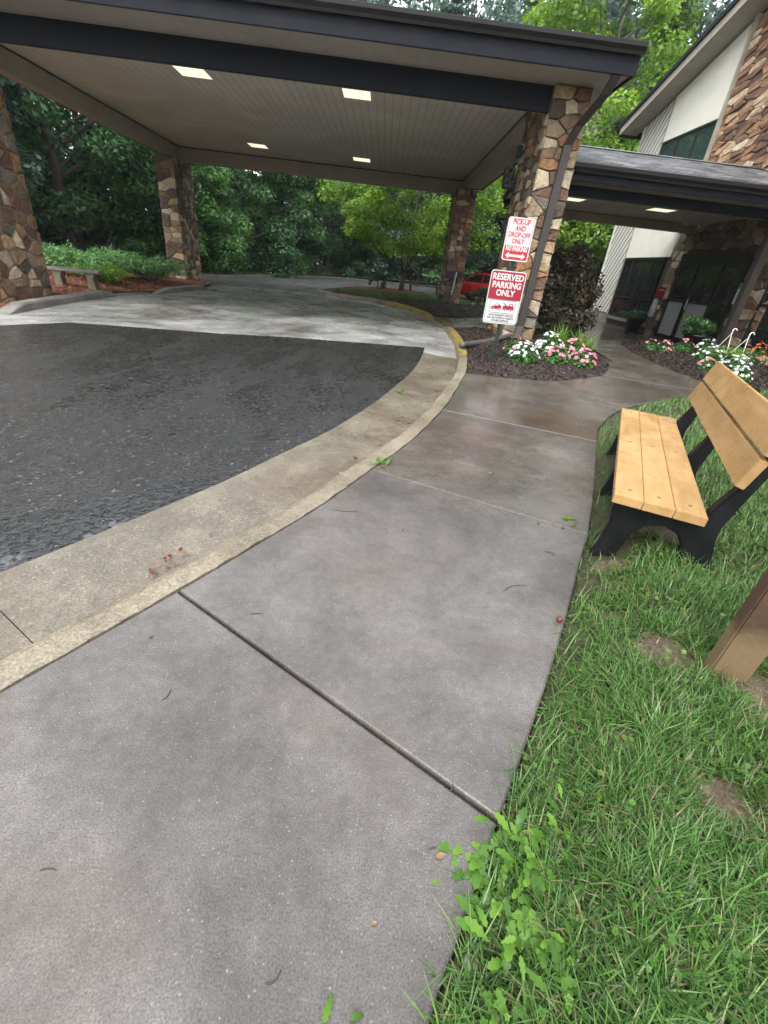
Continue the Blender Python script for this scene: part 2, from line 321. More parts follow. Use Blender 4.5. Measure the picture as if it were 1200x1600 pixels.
plain('sign_white', (.5, .51, .5), .35, .02, 4, 0); plain('sign_red', (.40, .014, .028), .35, .04, 4, 0); plain('sign_maroon', (.26, .008, .025), .35, .04, 4, 0); plain('sign_line', (.06, .03, .035), .4, 0, 4, 0)
plain('sign_back', (.3, .3, .3), .4, .05, 4, 0, metal=.6); plain('post_green', (.02, .035, .026), .4, .2, 9, .1, 60)
plain('sign_green', (.03, .22, .12), .4, .05, 4, 0)
plain('drain_pipe', (.08, .075, .07), .5, .2, 6, .2, 40)
plain('bark', (.06, .048, .038), .85, .35, 10, .9, 22); plain('bark_pale', (.12, .10, .085), .85, .3, 10, .9, 22)
plain('twig', (.05, .032, .024), .7, .3, 20, .3, 90)
plain('car_red', (.36, .008, .015), .25, .04, 2, 0, coat=.8); plain('tyre', (.012, .012, .012), .7, .1, 5, .1); plain('rim', (.35, .35, .36), .3, .05, 5, 0, metal=.8); plain('tail_lamp', (.45, .01, .01), .2, .05, 5, 0, coat=.5)
plain('pot_black', (.012, .012, .012), .45, .2, 5, .1); plain('pot_hook', (.72, .7, .66), .4, .05, 5, 0); plain('nut', (.12, .03, .018), .4, .2, 30, .1); plain('red_box', (.16, .008, .015), .4, .1, 5, 0); plain('bag_plastic', (.3, .31, .32), .25, .2, 9, .3, 30)
def shingles():
    mt, t, b = nodes('shingle'); co = coord(t); br = N(t, 'TexBrick'); br.offset = .5
    mp = N(t, 'Mapping'); mp.inputs['Scale'].default_value = (1, 1, 1); t.links.new(co, mp.inputs[0]); t.links.new(mp.outputs[0], br.inputs['Vector'])
    br.inputs['Scale'].default_value = 1; br.inputs['Brick Width'].default_value = .3; br.inputs['Row Height'].default_value = .2; br.inputs['Mortar Size'].default_value = .006; br.inputs['Bias'].default_value = 0
    br.inputs['Color1'].default_value = (.06, .063, .07, 1); br.inputs['Color2'].default_value = (.2, .207, .225, 1); br.inputs['Mortar'].default_value = (.02, .02, .022, 1)
    n = noise(t, 3, 6, .7, co); n2 = noise(t, 150, 3, .7, co)
    c = mixc(t, .5, br.outputs[0], ramp(t, n.outputs[0], [(.3, g(.35)), (.7, g(.65))]).outputs[0], 'OVERLAY'); c = mixc(t, .4, c, ramp(t, n2.outputs[0], [(.3, g(.25)), (.7, g(.75))]).outputs[0], 'OVERLAY')
    t.links.new(c, b.inputs['Base Color']); b.inputs['Roughness'].default_value = .3; bump(t, b, n2.outputs[0], .5, .004)
shingles()
def M(n): return MATS[n]

# ------------------------------------------------------------------ ground plan (metres, camera above 0,0; walk surface is z = 0)
def sstep(a, b, x): t = np.clip((x-a)/(b-a), 0, 1); return t*t*(3-2*t)
def zd(x, y=0): return -.115+.018*(np.clip(x, -14, .5)-.5)          # drive falls gently to the left
KP = [(-4.4, -5), (-2.9, -2.3), (-1.62, 0), (-1.15, .86), (-.84, 1.41), (-.60, 1.86), (-.38, 2.29), (-.13, 2.88), (.17, 3.6), (.49, 4.62), (.76, 5.74), (.99, 6.85), (1.15, 8.1), (1.26, 9.5), (1.3, 11), (1.22, 13), (1.05, 14.4), (.72, 16.2), (.0, 18.2), (-1, 19.7), (-2.2, 20.5), (-3.5, 21.0)]
K = spline(KP, 8); KN = normals2(K)
EP = [(-1.1, -3.2), (-.25, -1.0), (.08, -.1), (.21, .26), (.29, .41), (.41, .64), (.56, .91), (.8, 1.37), (1.15, 2.1), (1.24, 2.28), (1.55, 3.02), (1.98, 4.12), (2.23, 4.69), (2.79, 5.52), (3.45, 6.1), (4.27, 6.58), (4.9, 7.3), (5.46, 8.39)]
E_ = spline(EP, 8)
def lawn_d(x, y):
    """distance from the walk edge, positive on the lawn side"""
    d = np.full(np.shape(x), 1e9)
    for i in range(len(E_)-1):
        a, b = E_[i], E_[i+1]; ab = b-a; t = np.clip(((x-a[0])*ab[0]+(y-a[1])*ab[1])/(ab@ab), 0, 1)
        d = np.minimum(d, np.hypot(x-a[0]-t*ab[0], y-a[1]-t*ab[1]))
    return d
def zlawn(x, y):
    d = lawn_d(np.asarray(x, float), np.asarray(y, float))
    return -.03+.15*sstep(0, .36, d)+.05*sstep(.3, 2, d)+.012*np.sin(x*7+1.3*y)*np.cos(y*6-x)
# big ground sheet to the horizon
gx = np.concatenate([np.arange(-260, -60, 20), np.arange(-60, 61, 2.5), np.arange(80, 261, 20)]); gX, gY = np.meshgrid(gx, gx+30)
def zground(x, y):
    z = zd(x, y)-.10
    z = z+.9*sstep(-13, -30, x)+.5*sstep(49, 60, y)
    return z+.04*np.sin(x*.9)*np.cos(y*.8)*sstep(14, 22, np.abs(x-(-2)))
gZ = zground(gX, gY); n = len(gx); ii = np.arange(n*n).reshape(n, n)
me = np_mesh('ground', np.stack([gX.ravel(), gY.ravel(), gZ.ravel()], 1), np.stack([ii[:-1, :-1].ravel(), ii[:-1, 1:].ravel(), ii[1:, 1:].ravel(), ii[1:, :-1].ravel()], 1))
link('ground', me, M('forest_floor'), kind='structure')
# drive: asphalt, concrete apron under the canopy, road behind
gut = K+KN*.80
far_y = 21.6
def gutx(y): return np.interp(y, gut[:, 1], gut[:, 0])
asp_edge = [(-40, 6.2), (-6.9, 7.4), (-6.2, 8.5), (-5.4, 8.6), (-3.5, 8.8), (-2.4, 9.1), (float(gutx(9.4)), 9.4)]
lo = [tuple(p) for p in gut if p[1] < 9.4]
sheet('driveway_asphalt', [(-40, -20), (-11, -20)]+lo+asp_edge[::-1], M('asphalt'), lambda x, y: zd(x)+.006, 1.6, kind='structure')
hi = [tuple(p) for p in gut if p[1] > 9.4 and p[0] > -3.2]
sheet('concrete_apron', asp_edge[1:]+hi+[(-3.4, 21.9), (-9.4, 21.9), (-9.4, 8.4), (-8.6, 8.0)], M('apron'), lambda x, y: zd(x)+.004, 1.6, kind='structure')
sheet('side_strip', [(-40, 6.2), (-6.9, 7.4), (-8.6, 8.0), (-9.4, 8.4), (-9.4, 9.2), (-40, 9.2)], M('gutter'), lambda x, y: zd(x)+.003, 2, kind='structure')
sheet('road', [(-16, 21.9), (-3.4, 21.9), (-3.2, 20.6), (2, 20), (14, 23), (45, 24), (45, 48), (12, 48), (0, 47), (-6.5, 44), (-9.3, 36), (-11.2, 25.7)], M('road_far'), lambda x, y: zd(x)-.004, 2.5, kind='structure')
FK = spline([(-17, 20.5), (-14, 22), (-11.2, 25.7), (-9.3, 36), (-6.5, 44), (0, 47), (12, 48), (30, 47)], 6)
fkn = normals2(FK)
verge = np.concatenate([FK+fkn*.2, (FK+fkn*3.2)[::-1]])
vg = sheet('verge', verge, M('turf_soil'), lambda x, y: zd(x)+.09+.12*sstep(20, 60, y), 1.2, kind='structure')

pg = spline([(-6.4, -6.4), (-4.6, -3.6), (-3.1, -1.1), (-2.3, .35), (-1.75, 1.35), (-1.40, 1.95), (-1.12, 2.5), (-.93, 2.9), (-.98, 3.0), (-1.3, 2.75), (-1.7, 2.35), (-2.2, 1.9), (-2.5, 1.2), (-3.1, .3), (-4.2, -1.4), (-6.8, -5)], 6)
def water_mat():
    mt, t, b = nodes('water'); co = N(t, 'NewGeometry').outputs['Position']; b.inputs['Base Color'].default_value = (.03, .032, .034, 1); b.inputs['Roughness'].default_value = .05; b.inputs['IOR'].default_value = 1.6; b.inputs['Coat Weight'].default_value = 1; b.inputs['Coat Roughness'].default_value = .04
    n1 = noise(t, 16, 3, .6, co, .6); n2 = noise(t, 55, 2, .6, co); ad = N(t, 'Math', operation='MULTIPLY_ADD'); t.links.new(n2.outputs[0], ad.inputs[0]); ad.inputs[1].default_value = .3; t.links.new(n1.outputs[0], ad.inputs[2]); bump(t, b, ad.outputs[0], .7, .016)
    n3 = noise(t, 22, 4, .7, co); f = ramp(t, n3.outputs[0], [(.52, g(0)), (.56, g(1))]).outputs[0]; tr = N(t, 'BsdfTransparent'); mxs = N(t, 'MixShader'); t.links.new(f, mxs.inputs[0]); t.links.new(b.outputs[0], mxs.inputs[1]); t.links.new(tr.outputs[0], mxs.inputs[2]); t.links.new(mxs.outputs[0], t.nodes['Material Output'].inputs[0])
water_mat()
sheet('rain_water', pg, M('water'), lambda x, y: zd(x)+.009, .5, kind='structure')
# kerb and gutter in cast lengths
def sweep(name, idx, prof, mat, parent, zoff=None, cap=True, path=None, nrm=None, rough=False):
    P = (K if path is None else path); Nn = (KN if nrm is None else nrm); vs = []; k = len(prof)
    for i in idx:
        for o, z in prof:
            p = P[i]+Nn[i]*(o+(random.uniform(-.006, .004) if rough and z > -.05 else 0)); zz = z+(random.uniform(-.004, .002) if rough and z > -.05 else 0)
            zz = zz if zoff is None else zz+zoff(p[1])*(1 if z > -.05 else 0)
            vs.append((p[0], p[1], zz))
    fs = [(i*k+j, i*k+(j+1) % k, (i+1)*k+(j+1) % k, (i+1)*k+j) for i in range(len(idx)-1) for j in range(k)]
    fs += [tuple(range(k)), tuple(range((len(idx)-1)*k, len(idx)*k))[::-1]]
    mb = MB().add(vs, fs); me = mb.mesh(name)
    bm = bmesh.new(); bm.from_mesh(me); bmesh.ops.recalc_face_normals(bm, faces=bm.faces); bm.to_mesh(me); bm.free()
    return link(name, me, mat, parent)
kerb = empty('kerb', kind='structure'); gutter = empty('gutter', kind='structure')
drop = lambda y: -.085*float(sstep(12.6, 13.1, y)-sstep(15.2, 15.8, y))
kprof = [(.0, .004), (.10, .005), (.135, -.004), (.15, -.03), (.165, -.16), (.0, -.25)]
gprof = [(.166, -.130), (.30, -.128), (.80, -.098), (.80, -.22), (.166, -.22)]
cuts = [0, 14, 27, 52, 72, 84, 90, 97, 108, 116, 122, 132, 142, 150, 160, len(K)-1]
for a, b in zip(cuts[:-1], cuts[1:]):
    y0 = K[(a+b)//2][1]; yel = 9.0 < y0 < 12.6 or 15.5 < y0 < 19.6
    # leave a thin dark joint between lengths
    pa, na = K.copy(), KN
    sweep('kerb_segment', list(range(a, b+1)), kprof, M('kerb_yellow' if yel else 'kerb'), kerb, drop, rough=True)
jl = [0, 16, 26, 56, 78, 99, 118, 136, 152, len(K)-1]
for a, b in zip(jl[:-1], jl[1:]):
    P2 = K.copy(); t = (P2[b]-P2[b-1]); P2[b] = P2[b]-t/np.linalg.norm(t)*.004
    sweep('gutter_segment', list(range(a, b+1)), gprof, M('gutter') if K[(a+b)//2][1] < 10.2 else M('apron'), gutter, path=P2)
# nose of the island and its far kerb
NK = spline([(-3.5, 21.0), (-4.1, 21.4), (-4.0, 22.3), (-3.7, 24.5), (-3, 28.5), (-1.2, 30.4), (.8, 29.6), (1.6, 27), (2.6, 25.2), (6, 24.6), (14, 24.4)], 6); NN = -normals2(NK)
sweep('kerb_segment', list(range(len(NK))), [(o, z) for o, z in ((-.15, .0), (-.05, .003), (0, -.02), (0, -.22), (-.15, -.22))], M('kerb'), kerb, path=NK, nrm=-NN)
fk2 = [(0, .06), (.16, .06), (.17, -.3), (0, -.3)]
fko = sweep('kerb_segment', list(range(len(FK))), [(o, z-.24) for o, z in fk2], M('old_concrete'), kerb, path=FK, nrm=fkn)
# left kerb in two raised runs with a worn ramp between
def run(pts, h):
    P = spline(pts, 6); n_ = normals2(P); vs = []; k = 6
    L = len(P)
    for i in range(L):
        e = min(1, min(i, L-1-i)/3+.12); z0 = float(zd(P[i][0])); hh = h*e
        for o, z in ((-.13, z0-.1), (-.12, z0+hh*.8), (-.09, z0+hh), (.12, z0+hh), (.15, z0+hh*.85), (.15, z0-.1)):
            q = P[i]+n_[i]*o; vs.append((q[0], q[1], z))
    fs = [(i*k+j, i*k+(j+1) % k, (i+1)*k+(j+1) % k, (i+1)*k+j) for i in range(L-1) for j in range(k)]+[tuple(range(k)), tuple(range((L-1)*k, L*k))[::-1]]
    me = MB().add(vs, fs).mesh('kerb_segment'); bm = bmesh.new(); bm.from_mesh(me); bmesh.ops.recalc_face_normals(bm, faces=bm.faces); bm.to_mesh(me); bm.free()
    return link('kerb_segment', me, M('old_concrete'), kerb)
run([(-7.65, 8.7), (-7.95, 10), (-8.15, 11.2), (-8.35, 12.6), (-8.45, 13.6)], .16)
run([(-8.0, 15.0), (-8.05, 17), (-8.15, 19.4)], .15)
run([(-8.5, 13.3), (-8.3, 14.2), (-8.05, 15.2)], .05)
run([(-14, 6.9), (-10, 7.8), (-7.9, 8.35)], .10)
LB = [(-7.8, 8.75), (-8.1, 10), (-8.3, 11.2), (-8.5, 12.6), (-8.6, 14), (-8.2, 15), (-8.2, 17), (-8.3, 19.4), (-8.8, 21.8), (-14, 22.6), (-18, 20), (-18, 9.4), (-10, 8.3)]
zleft = lambda x, y: zd(x)+.06+.16*sstep(-8.4, -10.5, x)+.02*np.sin(x*3)*np.sin(y*2.6)
sheet('mulch_ground', LB, M('pine_straw'), zleft, .35, kind='structure')

# island: soil under the walk, lawn, beds
isl = [tuple(p) for p in K+KN*.02]+[tuple(p) for p in NK[1:]]+[(14, 22), (12, -8), (-3, -8)]
sheet('island_ground', isl, M('bare_soil'), lambda x, y: np.full(np.shape(x), -.062), 2.5, kind='structure')
sheet('island_turf', [(-3.6, 22), (-3.3, 24.5), (-2.7, 28), (-1.1, 29.9), (.6, 29.2), (1.3, 26.6), (2.2, 24.8), (6, 24.2), (6, 22.6), (.6, 21.6), (-2, 21.4)], M('turf_soil'), lambda x, y: -.02+.03*np.sin(x*2)*np.cos(y), .6, kind='structure')
sheet('mulch_ground', [(-2.9, 25.3), (-2.6, 27.8), (-1, 29.4), (.4, 28.6), (.7, 26.6), (-.6, 24.8)], M('pine_straw'), lambda x, y: .05+.03*np.sin(x*3+y*2), .4, kind='structure')
LAWN = [tuple(p) for p in E_[2:]]
LAWN = [tuple(p) for p in E_ if p[1] < 6.9]+[(4.9, 7.25), (5.3, 7.5), (5.88, 7.2), (7.5, 7.0), (9.3, 6.8), (9.5, -4), (-.6, -4)]
sheet('lawn', LAWN, M('turf_soil'), lambda x, y: zlawn(x, y), .12, kind='structure')
def mound(poly, h, w, base=-.02):
    poly = np.asarray(poly, float)
    def f(x, y):
        d = np.full(np.shape(x), 1e9)
        for a, b in zip(poly, np.roll(poly, -1, 0)):
            ab = b-a; t = np.clip(((x-a[0])*ab[0]+(y-a[1])*ab[1])/(ab@ab+1e-9), 0, 1); d = np.minimum(d, np.hypot(x-a[0]-t*ab[0], y-a[1]-t*ab[1]))
        return base+h*sstep(0, w, d)+.018*np.sin(x*11+y*4)*np.sin(y*9-x*3)*sstep(0, .2, d)
    return f
BEDL = [tuple(p) for p in K if 6.7 < p[1] < 12.6]
BEDL = [(x-.01, y) for x, y in BEDL]+[(1.6, 12.9), (2.6, 13.4), (3.9, 14.6), (4.9, 15.6), (5.3, 15.6), (4.9, 13.1), (4.5, 11.2), (4.15, 9.25), (3.8, 8.5), (3.45, 7.85), (3.0, 7.38), (2.3, 6.86), (1.7, 6.7)]
zbl = mound(BEDL, .07, .5); sheet('mulch_bed', BEDL, M('mulch'), zbl, .12, kind='structure')
BEDR = [(5.48, 8.42), (5.40, 9.5), (5.56, 11.5), (5.95, 13.0), (6.6, 14.2), (8.75, 14.0), (9.2, 6.9), (7.5, 7.1), (5.88, 7.28), (5.35, 7.62)]
zbr = mound(BEDR, .10, .6); sheet('mulch_bed', BEDR, M('mulch'), zbr, .14, kind='structure')
BEDB = [(1.06, 15.7), (.74, 16.4), (0.05, 18.3), (-.9, 19.75), (-1.6, 20.3), (.6, 21.5), (6, 22.4), (7.6, 21.5), (7.4, 19.2), (6.3, 17.8), (2.9, 17.0), (2.4, 16.2)]
zbb = mound(BEDB, .09, .6); sheet('mulch_bed', BEDB, M('mulch'), zbb, .3, kind='structure')
# concrete walk: single slabs with open joints
walk = empty('sidewalk', kind='structure')
def shrink(poly, d):
    poly = np.asarray(poly, float); a = np.roll(poly, 1, 0); b = np.roll(poly, -1, 0)
    e1 = poly-a; e2 = b-poly; e1 /= np.linalg.norm(e1, axis=1)[:, None]+1e-9; e2 /= np.linalg.norm(e2, axis=1)[:, None]+1e-9
    n1 = np.stack([-e1[:, 1], e1[:, 0]], 1); n2 = np.stack([-e2[:, 1], e2[:, 0]], 1)
    area = .5*np.sum(poly[:, 0]*b[:, 1]-b[:, 0]*poly[:, 1]); s_ = 1 if area > 0 else -1
    nn = n1+n2; nn /= np.linalg.norm(nn, axis=1)[:, None]+1e-9; c = np.clip((nn*n1).sum(1), .4, 1)
    return poly+s_*nn*(d/c)[:, None]
def slab(poly, mat, gap=.006, zf=lambda x, y: 0*x, th=.07, rnd=.009):
    p0 = shrink(poly, gap); p1 = shrink(poly, gap+rnd*.35); p2 = shrink(poly, gap+rnd); n_ = len(p0)
    def zz(p, dz): return [(x, y, float(zf(x, y))+dz) for x, y in p]
    v = zz(p0, -th)+zz(p0, -rnd)+zz(p1, -rnd*.3)+zz(p2, 0)
    f = [(r_*n_+j, r_*n_+(j+1) % n_, (r_+1)*n_+(j+1) % n_, (r_+1)*n_+j) for r_ in range(3) for j in range(n_)]
    vo, eo, fo, *_ = geometry.delaunay_2d_cdt([Vector(p) for p in p2], [(i, (i+1) % n_) for i in range(n_)], [], 1, 1e-7)
    if len(vo) == n_: f += [tuple(3*n_+i for i in q) for q in fo]
    else: f += [tuple(range(3*n_, 4*n_))]
    me = MB().add(v, f).mesh('slab'); bm = bmesh.new(); bm.from_mesh(me); bmesh.ops.recalc_face_normals(bm, faces=bm.faces)
    if sum(q.normal.z*q.calc_area() for q in bm.faces if abs(q.normal.z) > .9 and q.calc_center_median().z > -.02) < 0: bmesh.ops.reverse_faces(bm, faces=bm.faces)
    bm.to_mesh(me); bm.free(); return link('slab', me, mat, walk)
def seg(C_, a, b):
    a, b = np.array(a), np.array(b); i = int(np.argmin(((C_-a)**2).sum(1))); j = int(np.argmin(((C_-b)**2).sum(1)))
    return [tuple(a)]+[tuple(C_[k]) for k in range(i+1, j)]+[tuple(b)]
def walkslab(k0, k1, e0, e1, mat): slab(seg(E_, e0, e1)+seg(K, k0, k1)[::-1], M(mat))
walkslab((-2.9, -2.3), (-.84, 1.41), (-1.1, -3.2), (.41, .64), 'walk')
walkslab((-.84, 1.41), (-.13, 2.88), (.41, .64), (1.24, 2.28), 'walk')
walkslab((-.13, 2.88), (.49, 4.62), (1.24, 2.28), (1.98, 4.12), 'walk_far')
bl_edge = [(.98, 6.72), (1.7, 6.68), (2.3, 6.84), (2.42, 6.92)]
slab(seg(E_, (1.98, 4.12), (2.79, 5.52))+bl_edge[::-1]+seg(K, (.49, 4.62), (.95, 6.6))[::-1], M('walk_far'))
slab(seg(E_, (2.79, 5.52), (4.9, 7.3))+[(4.75, 7.45), (3.45, 7.84), (3.0, 7.38), (2.42, 6.92)], M('walk_far'))
slab([(4.9, 7.3), (5.2, 7.75), (5.46, 8.39), (5.41, 9.0), (5.40, 9.6), (4.36, 9.66), (4.12, 9.22), (3.8, 8.5), (3.45, 7.84), (4.75, 7.45)], M('walk_far'))
slab([(5.40, 9.6), (5.47, 10.5), (5.57, 11.5), (4.58, 11.6), (4.36, 9.66)], M('walk_far'))
slab([(5.57, 11.5), (5.95, 13.0), (6.15, 13.4), (4.97, 13.5), (4.58, 11.6)], M('walk_far'))
slab([(6.15, 13.4), (6.6, 14.2), (6.9, 16.9), (5.6, 16.9), (4.97, 13.5)], M('walk_far'))
slab([(6.6, 14.2), (8.86, 14.0), (8.75, 17.0), (6.9, 16.9)], M('walk_far'))
slab([(5.6, 16.9), (8.74, 17.0), (8.3, 22.3), (7.6, 21.5), (7.4, 19.2), (6.3, 17.8)], M('walk_far'))
zr = lambda x, y: -.085*(1-sstep(1.1, 2.2, x))
slab([(1.22, 12.95), (1.62, 12.95), (2.6, 13.45), (3.9, 14.65), (4.85, 15.65), (5.6, 16.9), (6.2, 17.7), (2.9, 16.95), (2.4, 16.1), (1.04, 15.55), (1.0, 14.8)], M('apron'), zf=zr)

# ------------------------------------------------------------------ buildings (frame: u along the canopy front, v into depth)
TH = .054; FR = Vector((2.287, 11.184, 0))
def uvw(u, v, z=0): c, s_ = math.cos(TH), math.sin(TH); return Vector((FR.x+u*c-v*s_, FR.y+u*s_+v*c, z))
can = empty('entrance_canopy', FR, TH, 'large dark trimmed drive-through canopy with tan ceiling on stone piers', 'canopy')
U0, U1, V0, V1 = -12.75, 1.08, -.95, 12.4; ZB, ZC, ZS, ZT = 4.09, 4.53, 4.47, 4.83
def strip(name, x0, x1, y0, y1, z0, z1, mat, par, bev=.008): return MB().box(x0, x1, y0, y1, z0, z1).build(name, M(mat), par, bevel=bev)
# beams: outer dark cladding on the front, tan inside faces
strip('front_beam', -11.98, .02, 0, .10, ZB, 4.50, 'trim_dark', can)
strip('front_beam_lining', -11.4, .0, .102, .17, ZB+.012, 4.50, 'beam_tan', can)
strip('side_beam', .0, .35, .175, 11.2, ZB+.004, 4.50, 'beam_tan', can)
strip('side_beam', -11.75, -11.41, .105, 11.2, ZB+.006, 4.50, 'beam_tan', can)
strip('back_beam', -11.75, .36, 11.205, 11.55, ZB-.02, 4.50, 'beam_tan', can)
# ceiling in boarded panels with fine gaps, and the eaves soffit round it
for i in range(4):
    a = .172+i*2.757; MB().box(-11.405, -.005, a+.006, a+2.751, ZC, ZC+.03).build('ceiling_panel', M('ceiling'), can)
MB().box(U0+.05, U1-.05, V0+.05, -.004, ZS, ZS+.02).build('soffit', M('soffit'), can)
MB().box(.38, U1-.05, .0, V1-.05, ZS, ZS+.02).build('soffit', M('soffit'), can)
MB().box(U0+.05, -11.76, .0, V1-.05, ZS, ZS+.02).build('soffit', M('soffit'), can)
MB().box(-11.755, .375, 11.56, V1-.05, ZS, ZS+.02).build('soffit', M('soffit'), can)
for nm, a in (('fascia', (U0, U1, V0, V0+.045)), ('fascia', (U0, U1, V1-.045, V1)), ('fascia', (U0, U0+.045, V0+.047, V1-.047)), ('fascia', (U1-.045, U1, V0+.047, V1-.047))):
    strip(nm, a[0], a[1], a[2], a[3], ZS-.03, ZT-.02, 'trim_dark', can)
def gutter_run(x0, x1, y, zt, par, out=-1, mat='gutter_metal', sc=1):
    prof = [(0, zt-.15*sc), (.07*sc, zt-.15*sc), (.085*sc, zt-.11*sc), (.125*sc, zt-.06*sc), (.13*sc, zt-.005), (.118*sc, zt), (.11*sc, zt-.012), (.0, zt-.012)]
    return MB().prism([(x0, y+out*o, z) for o, z in prof], (x1-x0, 0, 0)).build('gutter', M(mat), par)
gutter_run(U0-.02, U1+.02, V0-.002, ZT, can); gutter_run(U0-.02, U1+.02, V1+.002, ZT, can, 1)
hz = 1.35; e = .12
rf = MB(); rv = [(U0-e, V0-.06, ZT+.01), (U1+e*.3, V0-.06, ZT+.01), (U1+e*.3, V1+.06, ZT+.01), (U0-e, V1+.06, ZT+.01), (-7.2, 5.7, ZT+hz), (-4.4, 5.7, ZT+hz)]
rf.add(rv+[(x, y, z-.03) for x, y, z in rv], [(0, 1, 5, 4), (1, 2, 5), (2, 3, 4, 5), (3, 0, 4), (6, 7, 1, 0), (7, 8, 2, 1), (8, 9, 3, 2), (9, 6, 0, 3)])
rf.build('roof', M('shingle'), can)

def poly_clip(P, a, n_):
    """keep the side of the line through a where (p-a).n_ <= 0"""
    out = []
    for i in range(len(P)):
        p, q = P[i], P[(i+1) % len(P)]; dp, dq = (p-a)@n_, (q-a)@n_
        if dp <= 0: out.append(p)
        if dp*dq < 0: out.append(p+(q-p)*dp/(dp-dq))
    return out
def cells(w, h, cw, ch, rnd, seed, rot=0):
    """irregular stone outlines filling a w x h panel; row-offset jittered sites, clipped bisectors in a stretched space"""
    r = np.random.default_rng(seed); nx = max(1, round(w/cw)); ny = max(1, round(h/ch)); S = []
    c, s_ = math.cos(rot), math.sin(rot)
    if rot == 0:
        for j in range(ny):
            k = max(1, nx+r.integers(-1, 2)) if nx > 1 else int(r.integers(1, 3)); off = r.uniform(0, .5) if nx > 2 else 0
            for i in range(k): S.append(((i+.5+off*(1 if j % 2 else -1)*.5+r.uniform(-rnd, rnd))*w/k, (j+.5+r.uniform(-rnd, rnd))*h/ny))
    else:
        for x in np.arange(-w-h, w+h, cw):
            for y in np.arange(-w-h, w+h, ch):
                a, b = x+r.uniform(-rnd, rnd)*cw, y+r.uniform(-rnd, rnd)*ch+(ch/2 if int(round(x/cw)) % 2 else 0)
                p = (a*c-b*s_, a*s_+b*c)
                if -.05 < p[0] < w+.05 and -.05 < p[1] < h+.05: S.append(p)
    S = np.array(S); A = np.array([[c, s_], [-s_*cw/ch, c*cw/ch]]); T = S@A.T; Ai = np.linalg.inv(A)
    box = np.array([(0, 0), (w, 0), (w, h), (0, h)], float)@A.T; out = []
    for i in range(len(S)):
        P = [p for p in box]; d = ((T-T[i])**2).sum(1); o = np.argsort(d)[1:22]
        for j in o:
            P = poly_clip(P, (T[i]+T[j])/2, T[j]-T[i])
            if len(P) < 3: break
        if len(P) >= 3: out.append(np.array(P)@Ai.T)
    return out
def stone_face(par, org, ex, w, h, cw, ch, gap=.018, proud=.05, rnd=.28, seed=0, mat='stone', rot=0, hole=None, joined=None, keep=None):
    """stones on a vertical panel; ex is the unit vector along its width (local), outward normal = ex x z"""
    org = Vector(org); ex = Vector(ex); nz = Vector((0, 0, 1)); nrm = ex.cross(nz); r = random.Random(seed); cnt = 0
    for P in cells(w, h, cw, ch, rnd, seed, rot):
        c = P.mean(0)
        if hole and any(a < c[0] < b and a2 < c[1] < b2 for a, b, a2, b2 in hole): continue
        if keep and not keep(c): continue
        # drop near-duplicate corners
        Q = [P[0]]
        for p in P[1:]:
            if np.linalg.norm(p-Q[-1]) > .02: Q.append(p)
        if len(Q) > 3 and np.linalg.norm(Q[0]-Q[-1]) < .02: Q.pop()
        if len(Q) < 3: continue
        Q = np.array(Q); size = np.linalg.norm(Q-c, axis=1).mean()
        if size < .035: continue
        def ring(f, off, jit): return [c+(q-c)*f-(q-c)/(np.linalg.norm(q-c)+1e-6)*off+np.array([r.uniform(-jit, jit), r.uniform(-jit, jit)]) for q in Q]
        pr = proud*r.uniform(.55, 1.25); tx, tz = r.uniform(-.12, .12), r.uniform(-.12, .12)
        R0, R1, R2 = ring(1, gap*.4, 0), ring(1, gap*.7, .009), ring(.84, gap*.7, .016); n_ = len(Q)
        def pt(p, d): q = p-c; return org+ex*float(p[0])+nz*float(p[1])+nrm*(d+(tx*q[0]+tz*q[1])*(1 if d > .01 else 0))
        v = [pt(p, -.03) for p in R0]+[pt(p, pr*r.uniform(.55, .98)) for p in R1]+[pt(p, pr*r.uniform(.7, 1.2)) for p in R2]+[pt(c, pr*r.uniform(.75, 1.2))]
        f = [(a*n_+j, a*n_+(j+1) % n_, (a+1)*n_+(j+1) % n_, (a+1)*n_+j) for a in range(2) for j in range(n_)]+[(2*n_+j, 2*n_+(j+1) % n_, 3*n_) for j in range(n_)]
        if joined is not None: joined.add(v, f)
        else: MB().add(v, f).build('stone', M(mat), par)
        cnt += 1
    return cnt
def pier(u0, u1, v0, v1, zb, zt, label, side, cw=.34, ch=.2, seed=1, proud=.045, rnd=.28, gap=.018, core='mortar'):
    """side = +1 when the camera sees its right flank, -1 for the left flank; faces turned away are joined"""
    o = uvw((u0+u1)/2, (v0+v1)/2, zb); t = empty('stone_pier', o, TH, label, 'pier', 'stone piers carrying the canopy')
    w, d, h = u1-u0, v1-v0, zt-zb
    MB().box(-w/2, w/2, -d/2, d/2, -.15, h).build('mortar_core', M(core), t)
    p = proud*.8; back = MB()
    stone_face(t, (-w/2-p, -d/2, 0), (1, 0, 0), w+2*p, h, cw, ch, gap, proud, rnd, seed)
    stone_face(t, (-w/2, d/2, 0), (0, -1, 0), d, h, cw, ch, gap, proud, rnd, seed+1, joined=back if side > 0 else None)
    stone_face(t, (w/2, -d/2, 0), (0, 1, 0), d, h, cw, ch, gap, proud, rnd, seed+2, joined=back if side < 0 else None)
    stone_face(t, (w/2+p, d/2, 0), (-1, 0, 0), w+2*p, h, cw, ch, gap, proud, rnd, seed+3, joined=back)
    back.build('stone_facing', M('stone'), t, kind='stuff'); return t
pier(.03, .66, -.10, 1.72, -.02, 4.46, 'stone pier with brown downspout standing behind the parking signs', -1, .30, .185, 3, .06, .3, .022)
pier(-.24, .42, 9.9, 11.65, -.05, 4.08, 'stone pier at the back beside the red car', -1, .30, .19, 13, .055, .3, .022)
